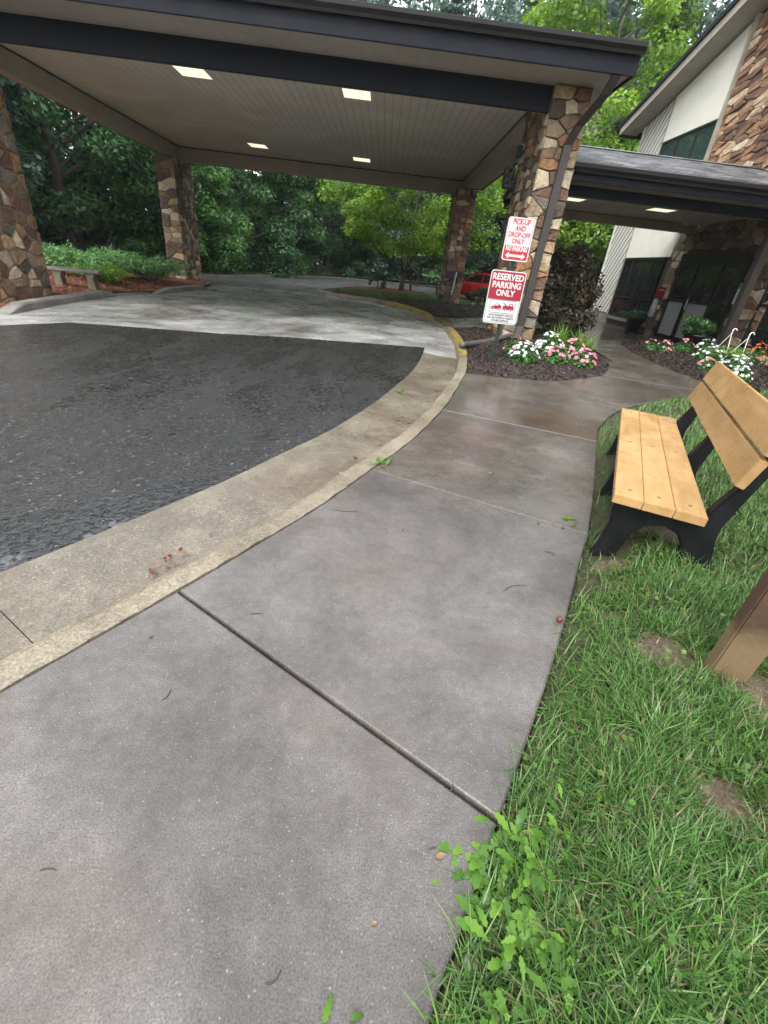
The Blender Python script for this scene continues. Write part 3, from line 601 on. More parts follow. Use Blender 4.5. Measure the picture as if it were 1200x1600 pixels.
pier(-12.0, -11.37, 10.3, 12.1, -.38, 4.08, 'stone pier at the back beside the junipers on the left', 1, .30, .19, 23, .055, .3, .022)
pier(-11.72, -11.0, -.90, .95, -.28, 4.08, 'thick stone pier cut by the left edge of the picture', 1, .30, .26, 33, .055, .44, .045, 'mortar_pale')
def ceiling_light(u, v, z, w, d, label, group):
    t = empty('ceiling_light', uvw(u, v, z), TH, label, 'ceiling light', group); a, b = w/2, d/2; f = .035
    fr = MB()
    fr.box(-a-f, a+f, -b-f, -b, -.012, 0); fr.box(-a-f, a+f, b, b+f, -.012, 0); fr.box(-a-f, -a, -b, b, -.012, 0); fr.box(a, a+f, -b, b, -.012, 0)
    fr.build('frame', M('white_frame'), t); MB().box(-a+.002, a-.002, -b+.002, b-.002, -.010, -.002).build('diffuser', M('lamp'), t)
GL = 'square lights in the canopy ceiling'
ceiling_light(-7.45, 2.1, ZC-.002, .66, .62, 'lit square ceiling light nearest the left pier, in front row', GL)
ceiling_light(-3.83, 2.15, ZC-.002, .62, .62, 'lit square ceiling light in front row near middle of canopy', GL)
ceiling_light(-7.8, 9.2, ZC-.002, .62, .62, 'lit square ceiling light in the back row on the left', GL)
ceiling_light(-4.05, 9.4, ZC-.002, .62, .62, 'lit square ceiling light in the back row on the right', GL)
# downspout on the signs' pier and its drain pipe
ds = empty('downspout', uvw(.36, -.2, 0), TH, 'brown downspout running down the stone pier behind the signs', 'downspout')
def sq_tube(pts, a, b):
    mb = MB(); vs = []
    for x, y, z in pts: vs += [(x-a, y-b, z), (x+a, y-b, z), (x+a, y+b, z), (x-a, y+b, z)]
    n_ = len(pts); return mb.add(vs, [(i*4+j, i*4+(j+1) % 4, (i+1)*4+(j+1) % 4, (i+1)*4+j) for i in range(n_-1) for j in range(4)]+[(3, 2, 1, 0), ((n_-1)*4, (n_-1)*4+1, (n_-1)*4+2, (n_-1)*4+3)])
sq_tube([(.42, -.66, 4.66), (.42, -.66, 4.42), (.36, -.52, 4.22), (.16, -.12, 3.86), (.08, -.0, 3.6), (-.02, .0, .35), (-.06, -.05, .2), (-.1, -.14, .1)], .075, .05).build('pipe', M('downspout'), ds, bevel=.006)
for z in (.9, 2.3, 3.4): MB().box(-.085+(z-.3)*.03, .085+(z-.3)*.03, -.035, .055, z, z+.03).build('strap', M('downspout'), ds)
a, b = Vector((2.47, 11.05, .06)), Vector((1.18, 9.0, .06))
pp = [a+(b-a)*t+Vector((.05*math.sin(t*5), 0, .05*(1-t)+.012*math.sin(t*7))) for t in np.linspace(0, 1, 44)]
MB().tube(pp, [.062 if i % 2 else .055 for i in range(44)], 10).build('drain_pipe', M('drain_pipe'), None, True, label='dark corrugated drain pipe lying on mulch behind the sign post', cat='drain pipe')
# black floodlight boxes on the pier
def flood(loc, s_, label):
    t = empty('floodlight', loc, TH, label, 'floodlight')
    MB().box(-.11*s_, .11*s_, -.13*s_, .13*s_, -.2*s_, .2*s_).build('housing', M('pot_black'), t, bevel=.02)
    MB().box(.10*s_, .3*s_, -.03, .03, -.03, .03).build('bracket', M('pot_black'), t)
    MB().box(-.09*s_, .09*s_, -.136*s_, -.131*s_, -.17*s_, .17*s_).build('lens', M('glass_dark'), t)
flood(uvw(-.20, 1.55, 3.27), 1.0, 'lower black floodlight box on the inner side of the signs pier')
flood(uvw(-.12, 1.35, 3.72), .55, 'small black floodlight above the larger black box on the pier')
bb = empty('wall_box', uvw(.0, 9.77, 1.15), TH, 'black box with grey bar fixed to the back right stone pier', 'box')
MB().box(-.3, .36, -.12, .06, -.13, .14).build('housing', M('pot_black'), bb, bevel=.01); sq_tube([(.05, -.15, -.75), (.12, -.15, .12)], .03, .02).build('bar', M('rim'), bb)

# ------------------------------------------------------------------ entry canopy between the drive and the door
ent = empty('walkway_canopy', uvw(.9, .3), TH, 'lower grey shingled walkway canopy joining the entrance to the building', 'canopy')
ent.location = FR; X0, X1 = .98, 6.66
strip('front_beam', X0-.2, X1, .95, 1.10, 3.02, 3.20, 'trim_dark', ent); strip('front_beam_lining', X0, X1, 1.102, 1.3, 3.03, 3.24, 'beam_tan', ent)
strip('back_beam', X0-.2, X1, 5.1, 5.3, 3.02, 3.24, 'beam_tan', ent); strip('end_beam', X0-.2, X0, 1.304, 5.096, 3.03, 3.24, 'beam_tan', ent)
for i in range(2): MB().box(X0+.005+i*2.84, X0+2.835+i*2.84, 1.305, 5.095, 3.25, 3.275).build('ceiling_panel', M('ceiling'), ent)
MB().box(X0-.2, X1, .36, .946, 3.20, 3.215).build('soffit', M('soffit'), ent); MB().box(X0-.2, X1, 5.304, 5.9, 3.20, 3.215).build('soffit', M('soffit'), ent)
strip('fascia', X0-.22, X1, .315, .355, 3.175, 3.44, 'trim_dark', ent); strip('fascia', X0-.22, X1, 5.905, 5.945, 3.175, 3.44, 'trim_dark', ent)
gutter_run(X0-.24, X1, .312, 3.45, ent); gutter_run(X0-.24, X1, 5.948, 3.45, ent, 1)
MB().prism([(X0-.21, .36, 3.42), (X0-.21, 5.9, 3.42), (X0-.21, 3.13, 4.24)], (.03, 0, 0)).build('gable_panel', M('beam_tan'), ent)
nc = 15
for side in (1, -1):
    for i in range(nc):            # shingle courses, each lapping the one below
        t0, t1 = i/nc, (i+1)/nc+.02
        ya, yb = 3.13+side*-2.93*(1-t0), 3.13+side*-2.93*(1-min(t1, 1)); za, zb_ = 3.45+.87*t0+.018, 3.45+.87*min(t1, 1)+.004
        MB().prism([(X0-.3, ya, za), (X0-.3, ya, za-.014), (X0-.3, yb, zb_-.014), (X0-.3, yb, zb_)], (X1-X0+.3, 0, 0)).build('shingle_course', M('shingle'), ent)
MB().prism([(X0-.31, 2.98, 4.31), (X0-.31, 3.13, 4.36), (X0-.31, 3.28, 4.31), (X0-.31, 3.13, 4.34)], (X1-X0+.3, 0, 0)).build('ridge_cap', M('shingle'), ent)
GE = 'square lights in the walkway canopy ceiling'
ceiling_light(1.9, 3.1, 3.246, .6, .5, 'lit square light under walkway canopy just right of the stone pier', GE)
ceiling_light(4.35, 3.1, 3.246, .6, .5, 'lit square light under walkway canopy near the building door', GE)
cp = empty('canopy_post', uvw(6.05, 1.04, 0), TH, 'dark brown square post beside the hanging flower baskets', 'post')
MB().box(-.09, .09, -.09, .09, 0, 3.02).build('shaft', M('downspout'), cp, bevel=.008); MB().box(-.12, .12, -.12, .12, 0, .14).build('base', M('downspout'), cp, bevel=.008)

# ------------------------------------------------------------------ building at the right
bld = empty('building', FR, TH, 'two-storey building with stone, cream stucco and diagonal siding under a sloping roof', 'building')
UF = 6.72; VE = 11.15; VA = 1.5; ZE = 6.95; SL = .262
def rk(v): return ZE+SL*(VE-v) if v > VA else ZE+SL*(VE-VA)-SL*(VA-v)
VN = -9.0
MB().prism([(UF+.14, VN, -.2), (UF+.14, VE, -.2), (UF+.14, VE, rk(VE)), (UF+.14, VA, rk(VA)), (UF+.14, VN, rk(VN))], (9, 0, 0)).build('wall', M('mortar_dark'), bld)
# diagonal lap siding panel
def board_clip(poly, k, w, ang):
    d = np.array([math.cos(ang), math.sin(ang)]); n_ = np.array([-d[1], d[0]]); P = poly_clip(list(poly), n_*k*w, -n_)
    return poly_clip(P, n_*(k+1)*w, n_) if len(P) >= 3 else []
sid = np.array([(9.44, .35), (VE, .35), (VE, rk(VE)-.06), (9.44, rk(9.44)-.06)])
sd_ = link('lap_shade_backing', MB().prism([(UF+.10, v, z) for v, z in sid], (.038, 0, 0)).mesh(), M('trim_dark'), bld)  # dark sheet seen through the board gaps, standing in for shade under the laps
for k in range(-80, 80):
    P = board_clip(sid, k, .23, R(-52)); P = list(shrink(P, .034)) if len(P) >= 3 and len(P) < 7 else P
    if len(P) < 3: continue
    nrm = np.array([math.sin(R(52)), math.cos(R(52))]); v = []
    for p in P:
        v.append((UF+.088, p[0], p[1]))
    MB().prism(v, (.012, 0, 0)).build('siding_board', M('siding'), bld)
strip('corner_board', UF+.05, UF+.138, 9.36, 9.438, .3, rk(9.4)-.05, 'rake_board', bld, .004)
strip('corner_board', UF+.04, UF+.5, VE+.002, VE+.05, .0, rk(VE)-.08, 'siding', bld, .004)
strip('base_wall', UF+.04, UF+.138, 9.3, VE, -.1, .345, 'old_concrete', bld)
# cream stucco panels between lower and upper windows
strip('stucco_panel', UF+.06, UF+.138, 6.18, 9.355, 2.42, 4.95, 'stucco', bld, .006)
MB().prism([(UF+.062, 6.18, 6.06), (UF+.062, 9.355, 6.06), (UF+.062, 9.355, rk(9.355)-.1), (UF+.062, 6.18, rk(6.18)-.1)], (.076, 0, 0)).build('stucco_panel', M('stucco'), bld)
strip('stone_edge_trim', UF-.02, UF+.138, 6.09, 6.175, 3.2, rk(6.1)-.06, 'rake_board', bld, .004)
def window(v0, v1, z0, z1, n_, mids=(), gl='glass_teal', nm='window'):
    w = MB().box(UF+.115, UF+.137, v0, v1, z0, z1).build(nm, M('bronze'), bld)
    f = .06; fr = MB()
    fr.box(UF+.045, UF+.112, v0, v1, z0, z0+f); fr.box(UF+.045, UF+.112, v0, v1, z1-f, z1)
    for i in range(n_+1):
        c = v0+f/2+(v1-v0-f)*i/n_; fr.box(UF+.047, UF+.11, c-f/2, c+f/2, z0+f, z1-f)
    for zm in mids: fr.box(UF+.049, UF+.108, v0+f, v1-f, zm-.03, zm+.03)
    fr.build('frame', M('bronze'), w)
    zs = [z0+f]+list(mids)+[z1-f]
    for i in range(n_):
        a, b = v0+f/2+(v1-v0-f)*i/n_, v0+f/2+(v1-v0-f)*(i+1)/n_
        for q in range(len(zs)-1): MB().box(UF+.085, UF+.093, a+f/2, b-f/2, zs[q]+(.03 if q else 0), zs[q+1]-(.03 if q+1 < len(zs)-1 else 0)).build('pane', M(gl), w)
    return w
window(6.18, 9.30, 4.96, 6.05, 3); window(6.45, 9.33, .32, 2.40, 4, (1.05,), 'glass_dark'); window(-2.2, 1.35, .3, 2.5, 3, (1.3,), 'glass_dark')
strip('window_sill', UF+.02, UF+.138, 6.2, 9.35, .2, .315, 'old_concrete', bld)
# entrance doors
dr = MB().box(UF+.10, UF+.136, 2.35, 5.35, .03, 2.32).build('door', M('bronze'), bld)
fr = MB(); fr.box(UF+.0, UF+.098, 2.30, 5.40, 2.32, 2.5)
for c in (2.36, 3.16, 4.30, 4.36, 5.34): fr.box(UF+.01, UF+.097, c-.055, c+.055, .03, 2.318)
for a, b in ((2.42, 3.10), (3.22, 4.24), (4.42, 5.28)): fr.box(UF+.02, UF+.095, a, b, .03, .13); fr.box(UF+.02, UF+.095, a, b, 1.13, 1.2); fr.box(UF+.02, UF+.095, a, b, 2.2, 2.318)
fr.build('frame', M('bronze'), dr)
for a, b in ((2.42, 3.10), (3.22, 4.24), (4.42, 5.28)):
    MB().box(UF+.055, UF+.063, a, b, 1.2, 2.2).build('pane', M('glass_dark'), dr); MB().box(UF+.055, UF+.063, a, b, .13, 1.13).build('pane', M('glass_pale' if a > 3 else 'glass_dark'), dr)
MB().tube([(UF-.03, 4.18, .95), (UF-.03, 4.18, 1.25)], .015).build('handle', M('rim'), dr)
# stone veneer: single stones where they show largest, the rest joined
rest = MB()
HO = [(8.9, 12.1, -.1, 2.52), (15.1-4.0, 15.1, 20, 21)]
keepU = lambda c: c[1] > 0
# panel width runs along -v: local s = 6.08 - v
stone_face(bld, (UF+.12, 6.08, 4.0), (0, -1, 0), 3.4, 5.2, .50, .17, .02, .07, .36, 51, 'stone_tan', R(12), keep=lambda c: c[1]+4.0 < rk(6.08-c[0])-.16)
stone_face(bld, (UF+.12, 6.08, .0), (0, -1, 0), 5.0, 4.0, .46, .24, .02, .06, .3, 52, 'stone', 0, hole=[(.60, 3.85, -.1, 2.6)], keep=lambda c: c[0] > .0 and (c[0] > 3.6 or c[0] < .8 or c[1] > 2.4))
stone_face(bld, (UF+.12, 2.68, 4.0), (0, -1, 0), 11.6, 5.8, .5, .18, .02, .07, .3, 53, 'stone_tan', R(12), joined=rest, keep=lambda c: c[1]+4 < rk(2.68-c[0])-.16)
stone_face(bld, (UF+.12, 1.08, .0), (0, -1, 0), 10, 4.0, .46, .24, .02, .06, .3, 54, 'stone_tan', 0, joined=rest, hole=[(-.4, 3.4, .2, 2.6)])
rest.build('stone_veneer', M('stone_tan'), bld, kind='stuff')
# roof with rake boards overhanging the facade
def slope(name, o, du, dz, th, mat, v0=VE+.75, v1=VA):
    z0, z1 = rk(VE)-SL*(v0-VE), rk(VA)
    MB().prism([(UF+o, v0, z0+dz), (UF+o, v1, z1+dz), (UF+o, v1, z1+dz+th), (UF+o, v0, z0+dz+th)], (du, 0, 0)).build(name, M(mat), bld)
    MB().prism([(UF+o, v1-.002, z1+dz), (UF+o, VN-.7, rk(VN)-SL*.7+dz), (UF+o, VN-.7, rk(VN)-SL*.7+dz+th), (UF+o, v1-.002, z1+dz+th)], (du, 0, 0)).build(name, M(mat), bld)
slope('roof', -.62, 9.8, .20, .09, 'shingle'); slope('rake_board', -.60, .05, -.08, .276, 'rake_board'); slope('rake_soffit', -.545, .66, -.04, .03, 'beam_tan')
slope('drip_edge', -.66, .038, .16, .14, 'trim_dark')
MB().box(UF-.6, UF+9, VE+.70, VE+.75, rk(VE)-.2-.12, rk(VE)-.2+.10).build('gutter', M('gutter_metal'), bld)
es = empty('wall_sign', uvw(UF-.02, 2.05, 1.5), TH, 'small green and white notice on the stone wall right of the door', 'sign')
MB().box(-.02, .0, -.15, .15, -.25, .25).build('panel', M('sign_white'), es, bevel=.003); MB().box(-.023, -.0205, -.145, .145, .12, .245).build('header', M('sign_green'), es)
for z in (.04, -.04, -.12, -.19): MB().box(-.0225, -.0205, -.09, .09, z-.012, z+.012).build('text_line', M('sign_line'), es)
hb = empty('box_post', uvw(6.15, 4.8, 0), TH, 'wooden post with red box and hanging plastic bag by the door', 'post')
MB().box(-.07, .07, -.07, .07, -.02, 1.35).build('post', M('post_paint'), hb, bevel=.006)
MB().box(-.26, .02, -.16, -.072, 1.18, 1.5).build('red_box', M('red_box'), hb, bevel=.02); MB().box(-.2, -.04, -.164, -.161, 1.4, 1.42).build('label_strip', M('sign_white'), hb)
MB().lathe([(.03, 0), (.09, .05), (.1, .3), (.07, .5), (.03, .56)], (-.16, -.12, .6), 12).build('plastic_bag', M('bag_plastic'), hb, True); MB().box(-.05, .05, -.078, -.0715, .86, .98).build('tag', M('sign_white'), hb)

# ------------------------------------------------------------------ near bench (local: x across the seat from front to back, y along it)
bt = math.atan2(-.40522, .91422)
bench = empty('park_bench', (1.14, 2.014, 0), bt, 'tan plank park bench with black frame on grass beside the walk', 'bench')
BL_, BD, BZ = 2.04, .41, .40
for i in range(3):
    x = i*(BD+.004)/3; MB().box(x, x+BD/3-.001, 0, BL_, BZ-.045, BZ).build('seat_slat', M('plank'), bench, bevel=.0025)
for (x0, z0, x1, z1) in ((.436, .583, .474, .722), (.479, .738, .522, .884)):
    d = Vector((x1-x0, 0, z1-z0)); nn = Vector((d.z, 0, -d.x)).normalized()*.042
    a = Vector((x0, 0, z0)); MB().prism([a, a+d, a+d+nn, a+nn], (0, BL_, 0)).build('back_slat', M('plank'), bench, bevel=.003)
prof = [(.03, .352), (.02, .30), (.035, .2), (.02, .06), (.0, -.02), (.13, -.02), (.125, .05), (.15, .17), (.2, .245), (.27, .27), (.34, .25), (.385, .18), (.40, .06), (.41, -.02), (.60, -.02), (.575, .05), (.53, .16), (.505, .26), (.50, .34), (.52, .44), (.545, .56), (.585, .72), (.615, .85), (.60, .875), (.568, .87), (.535, .74), (.50, .6), (.47, .52), (.44, .445), (.425, .40), (.418, .352)]
for y in (.075, .985, 1.895):
    s_ = MB().prism([(x, y, z) for x, z in prof], (0, .072, 0)).build('side_frame', M('black_plastic'), bench, bevel=.007)
for y in (.11, 1.02, 1.93):
    for x in (.07, .205, .345): MB().lathe([(.009, 0), (.009, .0025), (.004, .004)], (x, y, BZ-.0005), 10).build('bolt', M('bolt'), bench)

# ------------------------------------------------------------------ near wooden post
wp = empty('wooden_post', (1.285, 1.155, .10), R(-8), 'flat brown painted wooden post standing in grass near the right edge', 'post')
MB().prism([(-.067, -.026, -.12), (.067, -.026, -.12), (.067, .026, -.12), (-.067, .026, -.12)], (.02, .0, 2.3)).build('shaft', M('post_paint'), wp, bevel=.006)

# ------------------------------------------------------------------ parking sign
sg = empty('parking_sign', (1.53, 7.76, 0), R(6), 'two red and white parking signs on a green post in the mulch bed', 'sign')
MB().prism([(-.03, .0, 0), (-.03, .012, 0), (-.012, .03, 0), (.012, .03, 0), (.03, .012, 0), (.03, 0, 0), (.018, 0, 0), (.008, .016, 0), (-.008, .016, 0), (-.018, 0, 0)], (.0, 0, 2.03)).build('post', M('post_green'), sg)
def rrect(w, h, r, z0, y, k=5, x0=0):
    o = []
    for cx, cz, a0 in ((w/2-r, h/2-r, 0), (-w/2+r, h/2-r, 90), (-w/2+r, -h/2+r, 180), (w/2-r, -h/2+r, 270)):
        for i in range(k+1): a = R(a0+90*i/k); o.append((x0+cx+r*math.cos(a), y, z0+cz+r*math.sin(a)))
    return o
def plate(par, name, w, h, r, zc, y, th, mat, x0=0): return MB().prism(rrect(w, h, r, zc, y, 5, x0), (0, th, 0)).build(name, M(mat), par)
def ringp(par, name, w, h, r, zc, y, t, mat):
    a = rrect(w, h, r, zc, y); b = rrect(w-2*t, h-2*t, max(.002, r-t), zc, y); n_ = len(a)
    MB().add(a+b, [(i, (i+1) % n_, n_+(i+1) % n_, n_+i) for i in range(n_)]).build(name, M(mat), par)
def text(par, s_, size, x, z, y, mat, sx=1, bold=0, name='lettering'):
    cu = bpy.data.curves.new('t', 'FONT'); cu.body = s_; cu.size = size; cu.align_x = 'CENTER'; cu.align_y = 'CENTER'; cu.offset = bold; cu.extrude = .0006; cu.resolution_u = 3
    ob = bpy.data.objects.new('t', cu); COL.objects.link(ob); dg = bpy.context.evaluated_depsgraph_get(); me = bpy.data.meshes.new_from_object(ob.evaluated_get(dg))
    bpy.data.objects.remove(ob)
    for v in me.vertices: a, b, c = v.co; v.co = (x+a*sx, y-c-.0008, z+b)
    me.flip_normals(); me.materials.clear(); return link(name, me, M(mat), par)
# upper plate
wU, hU, zU, yU = .405, .55, 1.785, -.030
up = empty('upper_plate', parent) if False else plate(sg, 'upper_plate', wU, hU, .04, zU, yU, .003, 'sign_white')
ringp(up, 'border', wU-.03, hU-.03, .032, zU, yU-.0006, .006, 'sign_red')
plate(up, 'red_field', wU-.034, .18, .026, zU-hU/2+.107, yU-.0015, .001, 'sign_red')
MB().box(-wU/2+.017, wU/2-.017, yU-.0022, yU-.0004, zU-hU/2+.12, zU-hU/2+.195).build('red_field', M('sign_red'), up)
for s_, z in (('PICK-UP', .215), ('AND', .137), ('DROP-OFF', .057), ('ONLY', -.023)): text(up, s_, .088, 0, zU+z, yU-.0008, 'sign_red', .80, .0022)
text(up, 'NO PARKING', .088, 0, zU-.118, yU-.0026, 'sign_white', .62, .0035)
az_ = zU-.208
MB().add([(x, yU-.0032, az_+z) for x, z in ((-.155, 0), (-.10, .042), (-.10, .016), (.10, .016), (.10, .042), (.155, 0), (.10, -.042), (.10, -.016), (-.10, -.016), (-.10, -.042))], [(0, 9, 1), (2, 8, 7, 3), (5, 4, 6)]).build('arrow', M('sign_white'), up)
# lower plate, hung slightly lower to the left
wL, hL, zL, yL = .555, .75, 1.0, -.034; xo = -.03
lo_ = plate(sg, 'lower_plate', wL, hL, .045, zL, yL, .003, 'sign_white', 0); lo_.location = (xo, 0, 0)
ringp(lo_, 'border', wL-.026, hL-.026, .036, zL, yL-.0006, .005, 'sign_line')
plate(lo_, 'red_field', wL-.030, .37, .034, zL+hL/2-.2, yL-.0012, .001, 'sign_maroon')
MB().box(-wL/2+.015, wL/2-.015, yL-.0020, yL-.0004, zL+hL/2-.40, zL+hL/2-.30).build('red_field', M('sign_maroon'), lo_)
for s_, z in (('RESERVED', .285), ('PARKING', .175), ('ONLY', .065)): text(lo_, s_, .118, 0, zL+z, yL-.0024, 'sign_white', .93, .004)
ringp(lo_, 'picture_border', .42, .19, .03, zL-.125, yL-.0008, .006, 'sign_line')
def flat(par, name, pts, mat, y): MB().add([(x, y, z) for x, z in pts], [tuple(range(len(pts)))]).build(name, M(mat), par)
def disc(c, r, k=12): return [(c[0]+r*math.cos(2*math.pi*i/k), c[1]+r*math.sin(2*math.pi*i/k)) for i in range(k)]
zp = zL-.135; yp = yL-.001
flat(lo_, 'car_symbol', [(-.185, zp-.03), (-.185, zp-.005), (-.16, zp+.01), (-.135, zp+.015), (-.115, zp+.045), (-.075, zp+.05), (-.045, zp+.035), (-.02, zp+.022), (-.015, zp-.012), (-.02, zp-.03)], 'sign_maroon', yp)
flat(lo_, 'truck_symbol', [(.005, zp-.03), (.005, zp+.02), (.02, zp+.03), (.10, zp+.03), (.11, zp+.06), (.16, zp+.06), (.185, zp+.02), (.185, zp-.03)], 'sign_maroon', yp)
flat(lo_, 'crane_symbol', [(.05, zp+.028), (-.005, zp+.068), (.0, zp+.075), (.075, zp+.03)], 'sign_maroon', yp)
flat(lo_, 'cab_window', [(.12, zp+.03), (.12, zp+.05), (.15, zp+.05), (.165, zp+.03)], 'sign_white', yp-.0006); flat(lo_, 'car_window', [(-.125, zp+.018), (-.11, zp+.038), (-.078, zp+.041), (-.055, zp+.026)], 'sign_white', yp-.0006)
for c in ((-.15, zp-.03), (-.05, zp-.03), (.045, zp-.032), (.14, zp-.032)): flat(lo_, 'wheel_symbol', disc(c, .018), 'sign_white', yp-.0008); flat(lo_, 'wheel_symbol', disc(c, .013), 'sign_maroon', yp-.0012)
for s_, z in (('UNAUTHORIZED VEHICLES', -.25), ('WILL BE TOWED AT VEHICLE', -.29), ("OWNER'S EXPENSE", -.33)): text(lo_, s_, .036, 0, zL+z, yL-.0008, 'sign_line', .92, .0008)
for z in (zU+.22, zU-.2, zL+.33, zL-.33): MB().tube([(0, yL-.006, z), (0, .02, z)], .006, 8).build('bolt', M('bolt'), sg)

# ------------------------------------------------------------------ foliage
def leaves(cen, nrm, size, tone, rng, aspect=.5, fold=.0, shape=0):
    """rhombic leaf faces: cen (n,3), nrm (n,3) approximate normals, size (n,)"""
    n_ = len(cen); a = rng.normal(size=(n_, 3)); nr = nrm/(np.linalg.norm(nrm, axis=1)[:, None]+1e-9)
    a -= nr*(a*nr).sum(1)[:, None]; a /= np.linalg.norm(a, axis=1)[:, None]+1e-9; b = np.cross(nr, a); s_ = size[:, None]
    V = np.stack([cen-a*s_*.5, cen+b*s_*aspect*.5-a*s_*.08+nr*s_*fold, cen+a*s_*.5, cen-b*s_*aspect*.5-a*s_*.08+nr*s_*fold], 1).reshape(-1, 3)
    return V, np.arange(n_*4).reshape(-1, 4), np.repeat(tone, 4)
def cloud(rng, clumps, per, size, up=.6, aspect=.55, flat_=.6, droop=.0, tone_var=.28):
    """clumps: (x,y,z,r,tone)"""
    C_ = np.repeat(np.array(clumps), per, 0); d = rng.normal(size=(len(C_), 3)); d /= np.linalg.norm(d, axis=1)[:, None]; rr = rng.uniform(.25, 1, len(C_))**.5
    off = d*rr[:, None]*C_[:, 3:4]*np.array([1, 1, flat_]); cen = C_[:, :3]+off; cen[:, 2] -= droop*(off[:, 0]**2+off[:, 1]**2)/(C_[:, 3]+1e-6)
    nr = d*.7+np.array([0, 0, up])+rng.normal(size=cen.shape)*.45
    sz = size*rng.uniform(.6, 1.35, len(cen)); tn = np.clip(C_[:, 4]+rng.normal(size=len(cen))*tone_var*.5, 0, 1)
    return leaves(cen, nr, sz, tn, rng, aspect)
def tree_mesh(seed, h, r, z0, n_cl, per, size, trunk_r, lean=(0, 0), flat_=.6, droop=.15, conifer=False, pw=.55):
    rng = np.random.default_rng(seed); cl = []
    for i in range(n_cl):
        t = rng.uniform(0, 1); z = z0+(h-z0)*t
        env = (1-t)**.8*.95+.05 if conifer else (math.sin(math.pi*min(1, max(.03, t*.80+.16)))**pw)
        a = rng.uniform(0, 2*math.pi); q = rng.uniform(.2, 1)**.5*env*r; rc = (r*rng.uniform(.16, .3))*(.6+.4*env)
        cl.append((q*math.cos(a)+lean[0]*t, q*math.sin(a)+lean[1]*t, z, rc, np.clip(rng.normal(.5, .2), .05, .95)))
    V, F, T = cloud(rng, cl, per, size, .7, .55, flat_, droop)
    crown = np_mesh('crown', V, F, T)
    mb = MB(); top = h*.82; k = 7
    mb.tube([(lean[0]*(i/k)*.8+rng.normal()*.04*i/3, lean[1]*(i/k)*.8+rng.normal()*.04*i/3, -.3+top*i/k) for i in range(k+1)], [trunk_r*(1.25 if i == 0 else 1)*(1-.85*i/k) for i in range(k+1)], 9)
    for c in cl[::max(1, n_cl//16)]:
        zb = max(.25*h*.5, c[2]-np.hypot(c[0], c[1])*.8); f = max(0, min(1, zb/top)); b = Vector((lean[0]*f*.8, lean[1]*f*.8, zb)); e_ = Vector(c[:3])
        mb.tube([b, b.lerp(e_, .5)+Vector((0, 0, -.12*r*.3)), e_], [trunk_r*.4*(1-.6*f), trunk_r*.22, .02], 6, False)
    return crown, mb.mesh('trunk', True)
def place_tree(ms, leaf, bark, loc, s_, rz, label, group=None, cat='tree', name='tree', sz=None):
    t = empty(name, loc, rz, label, cat, group); t.scale = (s_, s_, sz or s_)
    for nm, me, mt in (('crown', ms[0], leaf), ('trunk', ms[1], bark)):
        o = bpy.data.objects.new(nm, me); COL.objects.link(o); o.parent = t
        if not me.materials: me.materials.append(M(mt))
        o.material_slots[0].link = 'OBJECT'; o.material_slots[0].material = M(mt)
    return t
big = [tree_mesh(101, 14, 4.6, .4, 120, 330, .25, .26), tree_mesh(102, 16, 5.0, .3, 130, 330, .26, .3), tree_mesh(103, 13, 4.2, .2, 110, 330, .24, .22, (1, .4))]
tall = [tree_mesh(111, 25, 5.4, 3, 150, 300, .32, .38), tree_mesh(112, 27, 4.6, 2, 150, 280, .30, .36, flat_=.4, conifer=True)]
GT = 'trees of the wood round the drive'
def gz(x, y): return float(zground(np.array(x), np.array(y)))
wood = [
 (0, 'leaf_blue', -17.5, 17, .95, 'blue-green tree rising directly behind the thick left pier'),
 (1, 'leaf_dark', -16.2, 23.5, .9, 'dark green tree behind the junipers, left of the back left pier'),
 (2, 'leaf_mid', -21, 20, 1.1, 'mid green tree filling the gap over the junipers on the left'),
 (1, 'leaf_mid', -24, 28, 1.1, 'mid green tree farther back in the wood beyond the junipers'),
 (0, 'leaf_dark', -19, 30, 1.1, 'dark tree behind the back left pier'),
 (2, 'leaf_mid', -13.6, 29.5, .95, 'green tree just right of the back left pier beyond the road'),
 (1, 'leaf_dark', -12.4, 35.5, .95, 'dark tree second to the right of the back left pier'),
 (0, 'leaf_mid', -11.2, 41.5, .95, 'green tree overhanging the far kerb of the road'),
 (1, 'leaf_dark', -8.0, 47, 1.0, 'dark tree behind the left half of the bright yellow-green tree'),
 (2, 'leaf_blue', -2.5, 50.5, 1.0, 'dark tree behind the trunk of the bright yellow-green tree'),
 (0, 'leaf_dark', 3, 51, 1.0, 'dark tree behind the back right pier'),
 (1, 'leaf_blue', 9, 51, 1.0, 'dark tree beyond the red car'),
 (2, 'leaf_dark', 15.5, 49, 1.1, 'dark tree behind the purple shrub under the walkway canopy'),
 (0, 'leaf_mid', 12.5, 34, .75, 'green tree seen under the walkway canopy left of the siding'),
 (1, 'leaf_dark', -28, 12, 1.1, 'dark tree at far left behind the pier'),
]
for k, (v_, mt, x, y, s_, lb) in enumerate(wood): place_tree(big[v_], mt, 'bark', (x, y, gz(x, y)), s_, k*1.7, lb, GT)
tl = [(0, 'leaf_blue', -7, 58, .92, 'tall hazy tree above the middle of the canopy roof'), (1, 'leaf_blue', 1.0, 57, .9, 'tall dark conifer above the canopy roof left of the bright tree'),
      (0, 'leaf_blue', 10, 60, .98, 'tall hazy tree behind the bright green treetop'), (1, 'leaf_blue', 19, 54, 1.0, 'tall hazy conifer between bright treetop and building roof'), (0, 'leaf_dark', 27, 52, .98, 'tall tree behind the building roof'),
      (0, 'leaf_blue', -18, 54, .95, 'tall tree at the back of the wood left of the road'), (1, 'leaf_dark', -29, 42, .9, 'tall tree deep in the wood at the left'), (0, 'leaf_dark', -33, 24, .85, 'tall tree at the back of the wood behind the left pier')]
